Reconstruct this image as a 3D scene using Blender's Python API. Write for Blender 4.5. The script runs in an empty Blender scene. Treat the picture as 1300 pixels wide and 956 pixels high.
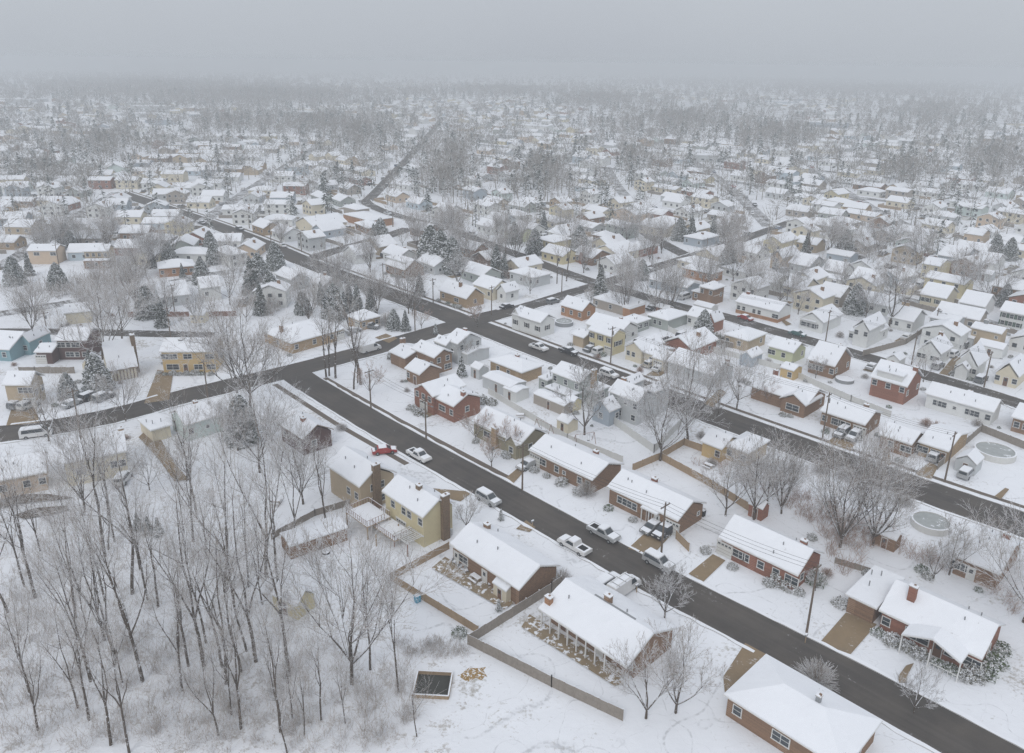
import bpy, math, random
import numpy as np
from mathutils import Vector, Matrix
R = math.radians
rnd = random.Random(7)
scene = bpy.context.scene
COL = scene.collection
# ---------------------------------------------------------------- camera (28 mm, 70 m up, looking down 19.4 degrees)
CAM_H = 70.0; FOC = 1000.0; CX, CY = 650.0, 433.0
ROLL = R(0.7); PIT = math.atan((CY - 80.0) / FOC)
cr, sr = math.cos(ROLL), math.sin(ROLL)
def at(x, y, z=0.0):
    """a point of the photograph as surveyed on the level z metres above the ground"""
    dx, dy = (x - CX) / FOC, -(y - CY) / FOC
    X = dx * cr - dy * sr; Y = dx * sr + dy * cr
    wy = math.cos(PIT) + Y * math.sin(PIT); wz = -math.sin(PIT) + Y * math.cos(PIT)
    t = (z - CAM_H) / wz
    return Vector((X * t, wy * t, z))
def px(p):
    v = Vector(p) - Vector((0, 0, CAM_H))
    d = v.y * math.cos(PIT) - v.z * math.sin(PIT)
    if d < 1: return None
    X = v.x / d; Y = (v.y * math.sin(PIT) + v.z * math.cos(PIT)) / d
    return CX + (X * cr + Y * sr) * FOC, CY - (-X * sr + Y * cr) * FOC
def in_view(p, m=30):
    q = px(p)
    return q is not None and -m < q[0] < 1300 + m and 60 < q[1] < 956 + m
cam = bpy.data.cameras.new("camera"); cam.sensor_width = 36.0; cam.lens = 36.0 * FOC / 1300.0
cam.shift_y = -45.0 / 1300.0; cam.clip_start = 0.5; cam.clip_end = 60000
co = bpy.data.objects.new("camera", cam); COL.objects.link(co); scene.camera = co
f = Vector((0, math.cos(PIT), -math.sin(PIT))); u = Vector((0, math.sin(PIT), math.cos(PIT))); r = Vector((1, 0, 0))
r2 = r * cr + u * sr; u2 = u * cr - r * sr
M = Matrix((r2, u2, -f)).transposed().to_4x4(); M.translation = (0, 0, CAM_H); co.matrix_world = M
scene.view_settings.view_transform = 'Standard'; scene.view_settings.look = 'None'
scene.view_settings.exposure = 0.06; scene.view_settings.gamma = 1.0; scene.view_settings.use_curve_mapping = False
scene.cycles.use_denoising = True; scene.cycles.denoiser = 'OPENIMAGEDENOISE'; scene.cycles.denoising_input_passes = 'RGB_ALBEDO_NORMAL'; scene.cycles.denoising_prefilter = 'NONE'
scene.cycles.max_bounces = 6; scene.cycles.diffuse_bounces = 3; scene.cycles.glossy_bounces = 2
scene.cycles.transparent_max_bounces = 8; scene.cycles.volume_bounces = 1

# ---------------------------------------------------------------- materials
def new_mat(name):
    m = bpy.data.materials.new(name); m.use_nodes = True; nt = m.node_tree
    return m, nt, nt.nodes["Principled BSDF"]
def N(nt, t, **k):
    n = nt.nodes.new(t)
    for a, b in k.items(): setattr(n, a, b)
    return n
def mth(nt, op, a, b=None, clamp=False):
    n = N(nt, 'ShaderNodeMath', operation=op, use_clamp=clamp)
    for i, v in enumerate((a, b)):
        if v is None: continue
        if isinstance(v, (int, float)): n.inputs[i].default_value = v
        else: nt.links.new(v, n.inputs[i])
    return n.outputs[0]
def noise(nt, scale, detail=3.0, rough=0.55, vec=None):
    n = N(nt, 'ShaderNodeTexNoise'); n.inputs['Scale'].default_value = scale
    n.inputs['Detail'].default_value = detail; n.inputs['Roughness'].default_value = rough
    if vec is None:
        vec = N(nt, 'ShaderNodeNewGeometry').outputs['Position']
    nt.links.new(vec, n.inputs['Vector'])
    return n.outputs['Fac']
def mapr(nt, v, a, b, c=0.0, d=1.0):
    n = N(nt, 'ShaderNodeMapRange'); nt.links.new(v, n.inputs[0])
    for i, x in enumerate((a, b, c, d)): n.inputs[i + 1].default_value = x
    return n.outputs[0]
def mixc(nt, fac, a, b, bt='MIX'):
    n = N(nt, 'ShaderNodeMix', data_type='RGBA', blend_type=bt)
    for i, v in ((0, fac), (6, a), (7, b)):
        if isinstance(v, (int, float)): n.inputs[i].default_value = v
        elif isinstance(v, tuple): n.inputs[i].default_value = (*v, 1)
        else: nt.links.new(v, n.inputs[i])
    return n.outputs[2]
SNOW = (0.80, 0.82, 0.865)
MATS = {}
def M_(name, col, rough=0.8, var=0.15, vs=2.0, snow=None, siding=0.0, brick=False, dust=None, bump=0.0, spec=0.3):
    """col: own colour; var/vs: mottling; snow: (z0,z1) normal range on which snow lies; dust: noise threshold of snow flecks"""
    if name in MATS: return MATS[name]
    m, nt, bs = new_mat(name)
    c = mixc(nt, noise(nt, vs, 4), tuple(x * (1 - var) for x in col), tuple(min(1, x * (1 + var)) for x in col))
    if brick:
        pos = N(nt, 'ShaderNodeNewGeometry').outputs['Position']
        sep = N(nt, 'ShaderNodeSeparateXYZ'); nt.links.new(pos, sep.inputs[0])
        cmb = N(nt, 'ShaderNodeCombineXYZ')
        nt.links.new(mth(nt, 'ADD', sep.outputs[0], sep.outputs[1]), cmb.inputs[0]); nt.links.new(sep.outputs[2], cmb.inputs[1])
        bt = N(nt, 'ShaderNodeTexBrick'); nt.links.new(cmb.outputs[0], bt.inputs['Vector'])
        bt.inputs['Scale'].default_value = 1.0; bt.inputs['Brick Width'].default_value = 0.34; bt.inputs['Row Height'].default_value = 0.14
        bt.inputs['Mortar Size'].default_value = 0.014
        bt.inputs['Color1'].default_value = (0.75, 0.75, 0.75, 1); bt.inputs['Color2'].default_value = (1.25, 1.2, 1.15, 1); bt.inputs['Mortar'].default_value = (1.5, 1.6, 1.7, 1)
        c = mixc(nt, 0.8, c, bt.outputs['Color'], 'MULTIPLY')
    if siding:
        pos = N(nt, 'ShaderNodeNewGeometry').outputs['Position']
        sep = N(nt, 'ShaderNodeSeparateXYZ'); nt.links.new(pos, sep.inputs[0])
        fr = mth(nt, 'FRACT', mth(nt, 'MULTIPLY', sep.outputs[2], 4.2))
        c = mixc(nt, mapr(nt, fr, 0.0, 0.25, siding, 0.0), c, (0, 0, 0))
        c = mixc(nt, mapr(nt, noise(nt, 0.6, 5), 0.5, 0.75, 0.0, 0.25), c, tuple(x * 0.7 for x in col))
    fac = None
    if snow:
        nz = N(nt, 'ShaderNodeSeparateXYZ'); nt.links.new(N(nt, 'ShaderNodeNewGeometry').outputs['Normal'], nz.inputs[0])
        z = mth(nt, 'ADD', nz.outputs[2], mth(nt, 'MULTIPLY', mth(nt, 'SUBTRACT', noise(nt, 3.0, 2), 0.5), 0.9))
        fac = mapr(nt, z, snow[0], snow[1])
    if dust:
        d = mapr(nt, noise(nt, dust[1], 4, 0.7), dust[0], dust[0] + 0.05)
        fac = d if fac is None else mth(nt, 'MAXIMUM', fac, d)
    if fac is not None: c = mixc(nt, fac, c, SNOW)
    nt.links.new(c, bs.inputs['Base Color'])
    bs.inputs['Roughness'].default_value = rough; bs.inputs['Specular IOR Level'].default_value = spec
    if bump:
        b = N(nt, 'ShaderNodeBump'); b.inputs['Strength'].default_value = bump; b.inputs['Distance'].default_value = 0.3
        nt.links.new(noise(nt, 1.3, 5), b.inputs['Height']); nt.links.new(b.outputs[0], bs.inputs['Normal'])
    MATS[name] = m
    return m
def snow_mat(name, dirt, col=SNOW, thr=0.62, bump=0.25, s1=0.09, s2=1.6):
    m, nt, bs = new_mat(name)
    big = noise(nt, s1, 5, 0.6); fine = noise(nt, s2, 5, 0.7)
    f = mapr(nt, mth(nt, 'ADD', mth(nt, 'MULTIPLY', big, 0.55), mth(nt, 'MULTIPLY', fine, 0.45)), thr, thr + 0.07)
    c = mixc(nt, noise(nt, 0.35, 3), tuple(x * 0.955 for x in col), tuple(min(1, x * 1.03) for x in col))
    c = mixc(nt, mth(nt, 'MULTIPLY', f, 0.75), c, dirt)
    if 'ground' in name:
        for sc_, wd_, st_ in ((0.05, 0.006, 0.75), (0.11, 0.006, 0.6), (0.24, 0.006, 0.35)):
            ln = mth(nt, 'ABSOLUTE', mth(nt, 'SUBTRACT', noise(nt, sc_, 1.5, 0.4), 0.5)); tr_ = mth(nt, 'MULTIPLY', mapr(nt, ln, wd_, wd_ * 0.3, 0, st_), mapr(nt, noise(nt, 1.4, 2), 0.45, 0.6, 0.2, 1.0))
            c = mixc(nt, tr_, c, tuple(x * 0.62 for x in col))
        c = mixc(nt, mapr(nt, noise(nt, 0.03, 3), 0.42, 0.65, 0.0, 0.28), c, tuple(x * 0.80 for x in col))
    nt.links.new(c, bs.inputs['Base Color']); bs.inputs['Roughness'].default_value = 0.75; bs.inputs['Specular IOR Level'].default_value = 0.15
    b = N(nt, 'ShaderNodeBump'); b.inputs['Strength'].default_value = bump; b.inputs['Distance'].default_value = 0.5
    nt.links.new(mth(nt, 'ADD', noise(nt, 0.7, 5), mth(nt, 'MULTIPLY', fine, 0.3)), b.inputs['Height']); nt.links.new(b.outputs[0], bs.inputs['Normal'])
    MATS[name] = m
    return m
snow_mat('snow_ground', (0.30, 0.27, 0.22), thr=0.56)
snow_mat('snow_roof', (0.30, 0.29, 0.28), thr=0.632, bump=0.3, s1=0.5, s2=2.5)
snow_mat('woodland_floor', (0.40, 0.37, 0.34), thr=0.535, bump=0.5, s1=0.5, s2=2.6)
def road_mat(name, snowy, col=(0.062, 0.055, 0.050), ang=-46.0, sk=0.6):
    m, nt, bs = new_mat(name)
    mp = N(nt, 'ShaderNodeMapping', vector_type='TEXTURE'); mp.inputs['Rotation'].default_value = (0, 0, R(ang)); mp.inputs['Scale'].default_value = (30, 1, 1)
    nt.links.new(N(nt, 'ShaderNodeNewGeometry').outputs['Position'], mp.inputs[0]); streak = noise(nt, 1.1, 4, 0.6, mp.outputs[0])
    c = mixc(nt, noise(nt, 0.5, 6, 0.7), tuple(x * 0.7 for x in col), tuple(x * 1.3 for x in col))
    c = mixc(nt, mapr(nt, noise(nt, 0.12, 4), 0.45, 0.7, 0, 0.35), c, (0.16, 0.135, 0.11))
    c = mixc(nt, mapr(nt, streak, 0.42, 0.72, 0, sk), c, tuple(x * 1.75 for x in col)); c = mixc(nt, mapr(nt, noise(nt, 9, 2, 0.8), 0.62, 0.75, 0, 0.35), c, (0.3, 0.3, 0.3))
    s = mapr(nt, mth(nt, 'ADD', mth(nt, 'ADD', mth(nt, 'MULTIPLY', noise(nt, 0.2, 5, 0.65), 0.35), mth(nt, 'MULTIPLY', streak, 0.25)), mth(nt, 'MULTIPLY', noise(nt, 2.2, 4, 0.7), 0.4)), snowy, snowy + 0.09)
    c = mixc(nt, mth(nt, 'MULTIPLY', s, 0.85), c, SNOW)
    nt.links.new(c, bs.inputs['Base Color']); bs.inputs['Roughness'].default_value = 0.7; bs.inputs['Specular IOR Level'].default_value = 0.25
    MATS[name] = m
    return m
road_mat('asphalt', 0.595); road_mat('asphalt_cross', 0.59, ang=42); road_mat('asphalt_dusted', 0.535, ang=44); road_mat('asphalt_dusted_long', 0.54); road_mat('asphalt_snowy', 0.46)
road_mat('driveway_wet', 0.555, (0.24, 0.175, 0.105), sk=0.0); road_mat('footpath_wet', 0.58, (0.13, 0.105, 0.085), sk=0.0)
C = dict(brick_red=(0.235, 0.108, 0.074), brick_brown=(0.215, 0.135, 0.088), brick_tan=(0.33, 0.235, 0.145), brick_orange=(0.31, 0.165, 0.09), chimney_brown=(0.17, 0.12, 0.08))
for k, v in C.items(): M_(k, v, 0.9, 0.25, 5.0, brick=True)
for k, v in dict(yellow=(0.60, 0.53, 0.34), cream=(0.66, 0.60, 0.47), white=(0.70, 0.71, 0.70), pale_gray=(0.52, 0.54, 0.55), gray_green=(0.36, 0.39, 0.37), blue_gray=(0.38, 0.43, 0.48), teal=(0.22, 0.36, 0.40),
                 mint=(0.55, 0.63, 0.61), tan=(0.46, 0.37, 0.26), peach=(0.56, 0.44, 0.33), ochre=(0.55, 0.40, 0.20), maroon=(0.10, 0.055, 0.05), olive=(0.30, 0.27, 0.19), dark_brown=(0.13, 0.09, 0.07),
                 lime=(0.52, 0.54, 0.36), pale_blue=(0.48, 0.56, 0.62), taupe=(0.36, 0.32, 0.28)).items():
    M_(k, v, 0.75, 0.08, 1.5, siding=0.22)
M_('trim_white', (0.66, 0.66, 0.65), 0.6, 0.08); M_('trim_brown', (0.20, 0.15, 0.11), 0.7, 0.15); M_('door_brown', (0.16, 0.09, 0.06), 0.5, 0.1); M_('door_white', (0.62, 0.62, 0.60), 0.5, 0.05)
M_('glass', (0.045, 0.055, 0.065), 0.12, 0.3, 0.4, spec=0.6); M_('shutter_green', (0.06, 0.10, 0.08), 0.7, 0.1); M_('shutter_dark', (0.05, 0.05, 0.06), 0.7, 0.1)
M_('bark', (0.095, 0.075, 0.06), 0.95, 0.4, 3.0, snow=(0.3, 0.55), dust=(0.585, 2.5)); M_('bark_dark', (0.07, 0.056, 0.048), 0.95, 0.4, 3.0, snow=(0.4, 0.65), dust=(0.66, 2.5))
M_('twigs', (0.29, 0.235, 0.19), 0.95, 0.3, 2.0, snow=(0.08, 0.42)); M_('twigs_rusty', (0.36, 0.23, 0.17), 0.95, 0.3, 2.0, snow=(0.50, 0.78)); M_('twigs_snowy', (0.26, 0.225, 0.20), 0.95, 0.2, 2.0, snow=(0.12, 0.42))
M_('needles', (0.065, 0.078, 0.058), 0.9, 0.35, 1.0, snow=(0.42, 0.8)); M_('needles_snowy', (0.075, 0.09, 0.065), 0.9, 0.3, 1.0, snow=(0.28, 0.6)); M_('shrub_leaves', (0.14, 0.13, 0.085), 0.9, 0.4, 3.0, snow=(0.25, 0.62))
M_('shrub_green', (0.08, 0.11, 0.045), 0.9, 0.4, 3.0, snow=(0.34, 0.7)); M_('twigs_far', (0.225, 0.20, 0.175), 0.95, 0.3, 0.02, snow=(0.25, 0.8)); M_('needles_far', (0.06, 0.075, 0.06), 0.9, 0.3, 0.02, snow=(0.6, 0.95)); M_('brush', (0.34, 0.27, 0.21), 0.95, 0.35, 1.5, snow=(0.1, 0.42))
M_('fence_wood', (0.34, 0.25, 0.165), 0.9, 0.3, 2.5, snow=(0.6, 0.8)); M_('fence_gray', (0.26, 0.23, 0.20), 0.9, 0.3, 2.5, snow=(0.6, 0.8)); M_('fence_red', (0.24, 0.13, 0.10), 0.9, 0.2, 2.5, snow=(0.6, 0.8)); M_('fence_white', (0.6, 0.6, 0.58), 0.7, 0.1, 2.5, snow=(0.6, 0.8))
M_('pole_wood', (0.15, 0.115, 0.09), 0.9, 0.3, 2.0, dust=(0.68, 3.0)); M_('metal', (0.25, 0.26, 0.27), 0.5, 0.1); M_('wire', (0.06, 0.06, 0.06), 0.6, 0.0); M_('rubber', (0.02, 0.02, 0.022), 0.8, 0.1); M_('kerb', (0.42, 0.41, 0.39), 0.8, 0.2, 1.0, snow=(0.6, 0.9)); M_('kerb_snowy', (0.5, 0.5, 0.5), 0.8, 0.1, 0.5, snow=(0.3, 0.6))
M_('snow_soft', SNOW, 0.8, 0.03, 1.0, bump=0.2, spec=0.1); M_('pool_ice', (0.33, 0.35, 0.35), 0.4, 0.3, 0.8, dust=(0.60, 0.5)); M_('patio', (0.26, 0.20, 0.13), 0.8, 0.3, 1.2, dust=(0.53, 1.1)); M_('dark_pit', (0.05, 0.05, 0.045), 0.9, 0.3)
M_('blue_plastic', (0.05, 0.28, 0.42), 0.5, 0.1); M_('leaf_litter', (0.30, 0.19, 0.07), 0.95, 0.5, 4.0, dust=(0.52, 3.0))
for k, v in dict(car_white=(0.62, 0.62, 0.62), car_silver=(0.36, 0.37, 0.38), car_black=(0.03, 0.03, 0.035), car_red=(0.30, 0.03, 0.028), car_blue=(0.06, 0.09, 0.16), car_gray=(0.14, 0.145, 0.15), car_tan=(0.34, 0.30, 0.23), car_teal=(0.06, 0.14, 0.14)).items():
    M_(k, v, 0.3, 0.05, 1.0, spec=0.5, dust=(0.64, 2.0))

# ---------------------------------------------------------------- mesh helpers
def tag(o, label=None, cat=None, group=None, kind=None):
    if label: o['label'] = label
    if cat: o['category'] = cat
    if group: o['group'] = group
    if kind: o['kind'] = kind
    return o
def link(name, data, parent=None, loc=None, rz=None, scale=None):
    o = bpy.data.objects.new(name, data); COL.objects.link(o)
    if parent is not None: o.parent = parent
    if loc is not None: o.location = loc
    if rz is not None: o.rotation_euler = (0, 0, rz)
    if scale is not None: o.scale = scale if isinstance(scale, (tuple, list, Vector)) else (scale,) * 3
    return o
def thing(name, label, cat, loc, rz=0.0, group=None, scale=None):
    return tag(link(name, None, None, loc, rz, scale), label, cat, group)
class MB:
    def __init__(s, *mats): s.v = []; s.f = []; s.m = []; s.mats = list(mats)
    def mi(s, m):
        if m not in s.mats: s.mats.append(m)
        return s.mats.index(m)
    def poly(s, pts, m):
        k = len(s.v); s.v += [tuple(p) for p in pts]; s.f.append(tuple(range(k, k + len(pts)))); s.m.append(s.mi(m))
    def hexa(s, p, m, skip=()):
        """p: 4 bottom + 4 top points, both counter-clockwise from above"""
        k = len(s.v); s.v += [tuple(q) for q in p]
        for i, q in enumerate(((3, 2, 1, 0), (4, 5, 6, 7), (0, 1, 5, 4), (1, 2, 6, 5), (2, 3, 7, 6), (3, 0, 4, 7))):
            if i in skip: continue
            s.f.append(tuple(k + j for j in q)); s.m.append(s.mi(m))
    def box(s, c, d, m, rz=0.0, skip=(), taper=1.0):
        x, y, z = c; a, b, h = d[0] / 2, d[1] / 2, d[2] / 2; cs, sn = math.cos(rz), math.sin(rz)
        P = []
        for zz, t in ((-h, 1.0), (h, taper)):
            for i, j in ((-1, -1), (1, -1), (1, 1), (-1, 1)):
                X, Y = i * a * t, j * b * t; P.append((x + X * cs - Y * sn, y + X * sn + Y * cs, z + zz))
        s.hexa(P, m, skip)
    def cyl(s, p0, p1, r0, r1, m, n=8, cap=True):
        p0, p1 = Vector(p0), Vector(p1); d = (p1 - p0).normalized()
        a = d.orthogonal().normalized(); b = d.cross(a); k = len(s.v); mi = s.mi(m)
        for p, rr in ((p0, r0), (p1, r1)):
            for i in range(n):
                t = 2 * math.pi * i / n; s.v.append(tuple(p + (a * math.cos(t) + b * math.sin(t)) * rr))
        for i in range(n):
            j = (i + 1) % n; s.f.append((k + i, k + j, k + n + j, k + n + i)); s.m.append(mi)
        if cap:
            s.f.append(tuple(k + n + i for i in range(n))); s.m.append(mi)
            s.f.append(tuple(k + n - 1 - i for i in range(n))); s.m.append(mi)
    def mesh(s, name):
        me = bpy.data.meshes.new(name); me.from_pydata(s.v, [], s.f)
        for m in s.mats: me.materials.append(MATS[m])
        me.polygons.foreach_set('material_index', s.m); me.update()
        return me
    def build(s, name, parent=None, loc=None, rz=None): return link(name, s.mesh(name), parent, loc, rz)
def np_mesh(name, V, F, mats, mi=None, smooth=False):
    V = np.asarray(V, dtype=np.float32); F = np.asarray(F, dtype=np.int32); k = F.shape[1]
    me = bpy.data.meshes.new(name); me.vertices.add(len(V)); me.vertices.foreach_set('co', V.ravel())
    me.loops.add(F.size); me.loops.foreach_set('vertex_index', F.ravel())
    me.polygons.add(len(F)); me.polygons.foreach_set('loop_start', np.arange(0, F.size, k, dtype=np.int32))
    for m in mats: me.materials.append(MATS[m])
    if mi is not None: me.polygons.foreach_set('material_index', np.asarray(mi, dtype=np.int32))
    if smooth: me.polygons.foreach_set('use_smooth', np.ones(len(F), dtype=bool))
    me.update(calc_edges=True)
    return me
def prisms(P0, P1, r0, r1, n=3):
    P0, P1 = np.asarray(P0, float), np.asarray(P1, float); r0 = np.asarray(r0, float)[:, None]; r1 = np.asarray(r1, float)[:, None]
    d = P1 - P0; d /= np.maximum(np.linalg.norm(d, axis=1, keepdims=True), 1e-9)
    ref = np.where(np.abs(d[:, 2:3]) > 0.9, np.array([[1.0, 0, 0]]), np.array([[0, 0, 1.0]]))
    a = np.cross(d, ref); a /= np.linalg.norm(a, axis=1, keepdims=True); b = np.cross(d, a)
    V = np.empty((len(P0), 2 * n, 3))
    for i in range(n):
        t = 2 * math.pi * i / n + 0.5; w = a * math.cos(t) + b * math.sin(t)
        V[:, i] = P0 + w * r0; V[:, n + i] = P1 + w * r1
    base = (np.arange(len(P0)) * 2 * n)[:, None]
    F = np.concatenate([base + np.array([[i, (i + 1) % n, n + (i + 1) % n, n + i]]) for i in range(n)], axis=0)
    return V.reshape(-1, 3), F

# ---------------------------------------------------------------- sky, sun, air
w = bpy.data.worlds.new("World"); scene.world = w; w.use_nodes = True; nt = w.node_tree
for n in list(nt.nodes): nt.nodes.remove(n)
sky = N(nt, 'ShaderNodeTexSky'); sky.sky_type = 'NISHITA'; sky.sun_disc = False
SUN_EL, SUN_AZ = R(42), R(200)
sky.sun_elevation = SUN_EL; sky.sun_rotation = SUN_AZ; sky.altitude = 60; sky.air_density = 1.0; sky.dust_density = 4.0
hs = N(nt, 'ShaderNodeHueSaturation'); hs.inputs['Saturation'].default_value = 0.35; nt.links.new(sky.outputs[0], hs.inputs['Color'])
tc = N(nt, 'ShaderNodeTexCoord'); sp = N(nt, 'ShaderNodeSeparateXYZ'); nt.links.new(tc.outputs['Generated'], sp.inputs[0])
el = mapr(nt, sp.outputs[2], 0.0, 0.9)
cloud = mixc(nt, el, (5.0, 5.38, 5.9), (9.1, 9.5, 10.1))          # overcast: the zenith is the brighter part
cl2 = mixc(nt, mapr(nt, noise(nt, 1.6, 4, 0.5, tc.outputs['Generated']), 0.38, 0.66, 0.0, 0.22), cloud, (3.2, 3.4, 4.1))
mixed = mixc(nt, 0.90, hs.outputs[0], cl2)
bg = N(nt, 'ShaderNodeBackground'); bg.inputs['Strength'].default_value = 0.1; nt.links.new(mixed, bg.inputs[0])
ow = N(nt, 'ShaderNodeOutputWorld'); nt.links.new(bg.outputs[0], ow.inputs[0])
sl = bpy.data.lights.new("sun", 'SUN'); sl.energy = 0.95; sl.angle = R(25); sl.color = (1.0, 0.97, 0.93)
so = link("sun", sl); so.rotation_euler = (R(90) - SUN_EL, 0, -SUN_AZ + math.pi)
hz = MB(); hz.mats = []; hz.f = []; hz.v = []
def haze_box():
    m = bpy.data.materials.new('haze_air'); m.use_nodes = True; t = m.node_tree
    for n in list(t.nodes): t.nodes.remove(n)
    pv = t.nodes.new('ShaderNodeVolumePrincipled'); pv.inputs['Color'].default_value = (0.69, 0.715, 0.735, 1)
    pv.inputs['Density'].default_value = 0.0008; pv.inputs['Density Attribute'].default_value = ''
    pv.inputs['Anisotropy'].default_value = 0.0
    o = t.nodes.new('ShaderNodeOutputMaterial'); t.links.new(pv.outputs[0], o.inputs['Volume'])
    b = MB(); s = 9000; MATS['haze_air'] = m
    b.box((0, 8600, 37.0), (2 * s, 2 * s, 76.0), 'haze_air')
    tag(b.build('haze'), kind='stuff')
haze_box()
# ---------------------------------------------------------------- ground
g = MB('snow_ground'); s = 12000
g.poly(((-s, -800, 0), (s, -800, 0), (s, 17000, 0), (-s, 17000, 0)), 'snow_ground')
tag(g.build('ground'), kind='structure')
# ---------------------------------------------------------------- streets
A0 = R(-46.0)                                   # the street grid: long streets run at -46 degrees, cross streets at +44
ROADS = []                                      # (points, half width) for keeping things off the road
LAYER = [0.004]
def smooth(pts, n=2):
    P = [Vector((p[0], p[1], 0)) for p in pts]
    for _ in range(n):
        Q = [P[0]]
        for a, b in zip(P, P[1:]): Q += [a.lerp(b, 0.25), a.lerp(b, 0.75)]
        P = Q + [P[-1]]
    return P
def offset(P, d):
    out = []
    for i, p in enumerate(P):
        a = P[max(0, i - 1)]; b = P[min(len(P) - 1, i + 1)]; t = (b - a).normalized()
        out.append(Vector((p.x - t.y * d, p.y + t.x * d, 0)))
    return out
def strip(P, wd, mat, name, z=None, d0=0.0):
    if z is None: z = LAYER[0]; LAYER[0] += 0.004
    L = offset(P, d0 + wd / 2); Rr = offset(P, d0 - wd / 2); b = MB(mat)
    for i in range(len(P) - 1):
        b.poly([(q.x, q.y, z) for q in (Rr[i], Rr[i + 1], L[i + 1], L[i])], mat)
    return tag(b.build(name), kind='structure')
def kerb(P, d, mat, wd=0.35, h=0.13, name='kerb', gaps=()):
    P = dense(P, 1.2); c0 = offset(P, d); L = []; Rr = []; hs_ = []
    for i, (p, q) in enumerate(zip(offset(P, d + 1), c0)):
        n_ = (p - q); k_ = 1 if d > 0 else -1; a_ = rnd.uniform(.10, .55) * wd / .45; L.append(q + n_ * (wd / 2 if k_ < 0 else a_)); Rr.append(q - n_ * (a_ if k_ < 0 else wd / 2)); hs_.append(h * rnd.uniform(.6, 1.35))
    b = MB(mat)
    for i in range(len(P) - 1):
        mid = (L[i] + L[i + 1]) / 2
        if any((mid - g_).length < gr for g_, gr in gaps): continue
        b.hexa([(Rr[i].x, Rr[i].y, 0), (Rr[i + 1].x, Rr[i + 1].y, 0), (L[i + 1].x, L[i + 1].y, 0), (L[i].x, L[i].y, 0),
                (Rr[i].x, Rr[i].y, hs_[i]), (Rr[i + 1].x, Rr[i + 1].y, hs_[i + 1]), (L[i + 1].x, L[i + 1].y, hs_[i + 1]), (L[i].x, L[i].y, hs_[i])], mat)
    if b.v: tag(b.build(name), kind='structure')
def dense(P, step=2.5):
    out = [P[0]]
    for a, b in zip(P, P[1:]):
        n = max(1, int((b - a).length / step)); out += [a.lerp(b, i / n) for i in range(1, n + 1)]
    return out
XING = []
def road(pxs, wd, mat, sidewalks=(), kerbs=(), name='road', sm=2):
    P = dense(smooth([at(*q) for q in pxs], sm), 3.0); strip(P, wd, mat, name)
    ROADS.append((P, wd / 2))
    gaps = [(at(*q), rr) for q, rr in XING]
    for d in kerbs: kerb(P, d * (wd / 2 + 0.2), 'kerb_snowy', 0.45, gaps=gaps)
    for d in sidewalks: strip(P, 1.1, 'footpath_wet', 'pavement', d0=d * (wd / 2 + 1.9))
    return P
XING += [((596, 410), 9.5), ((380, 470), 8.5), ((755, 362), 9), ((372, 481), 8), ((385, 330), 6)]
R1 = road([(372, 473), (395, 489), (500, 552), (660, 640), (830, 735), (1000, 822), (1130, 890), (1330, 1000)], 7.2, 'asphalt', (), (1, -1), sm=1)
strip(dense(smooth([at(*q) for q in [(405, 482), (500, 537), (640, 612)]], 0), 3), 1.2, 'footpath_wet', 'pavement', d0=1.6)
strip(dense(smooth([at(*q) for q in [(352, 487), (430, 537), (520, 588)]], 0), 3), 1.2, 'footpath_wet', 'pavement', d0=-0.6)
R2 = road([(150, 244), (203, 262), (254, 279), (327, 306), (400, 338), (480, 368), (590, 408), (690, 447), (780, 480), (960, 548), (1200, 633), (1340, 680)], 9.0, 'asphalt', (1,), (1, -1), sm=1)
S1 = road([(-60, 560), (-20, 553), (17, 550), (85, 540), (158, 525), (226, 505), (291, 490), (394, 465), (498, 437), (596, 408), (641, 397)], 8.2, 'asphalt_cross', (), (1, -1), sm=1)
S2 = road([(641, 397), (678, 387), (738, 368), (770, 359), (801, 349), (871, 328), (915, 314), (977, 292), (1010, 280)], 6.4, 'asphalt_dusted', (), (1, -1), sm=1)
R3 = road([(462, 254), (466, 259), (487, 269), (530, 281), (574, 292), (632, 315), (667, 327), (694, 338), (738, 354), (775, 364), (858, 389), (923, 402), (969, 417), (1054, 440), (1153, 470), (1257, 501), (1345, 530)], 6.5, 'asphalt_dusted_long', (), (1, -1))
R3b = road([(464, 257), (477, 245), (494, 226), (518, 201), (548, 167), (563, 149)], 6.5, 'asphalt_dusted')
R4 = road([(255, 283), (283, 264), (327, 234), (371, 206), (398, 188)], 7, 'asphalt_snowy')
R5 = road([(385, 334), (398, 327), (430, 317), (471, 306), (494, 299), (520, 290)], 7.5, 'asphalt_dusted')
R6 = road([(770, 212), (778, 228), (792, 248), (812, 262), (850, 268)], 6.5, 'asphalt_snowy')
R7 = road([(815, 292), (835, 306), (872, 325)], 6.5, 'asphalt_dusted')
R8 = road([(880, 205), (914, 228), (944, 254), (977, 288)], 7, 'asphalt_snowy')
R8b = road([(1015, 205), (1038, 223), (1078, 246), (1112, 268), (1150, 286)], 7, 'asphalt_snowy')
R9 = road([(-10, 343), (15, 331), (55, 306), (105, 270), (150, 244)], 7, 'asphalt_snowy')
R10 = road([(-20, 402), (30, 394), (90, 384), (150, 374), (205, 362), (262, 349), (310, 343)], 6, 'asphalt_snowy')
R11 = road([(-20, 421), (70, 421), (160, 423), (270, 426)], 5, 'asphalt_dusted')
R12 = road([(985, 325), (1073, 356), (1169, 386), (1230, 402), (1340, 434)], 5.5, 'asphalt_snowy')
R13 = road([(1085, 325), (1190, 357), (1212, 364), (1249, 374), (1345, 394)], 6, 'asphalt_dusted')
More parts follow.
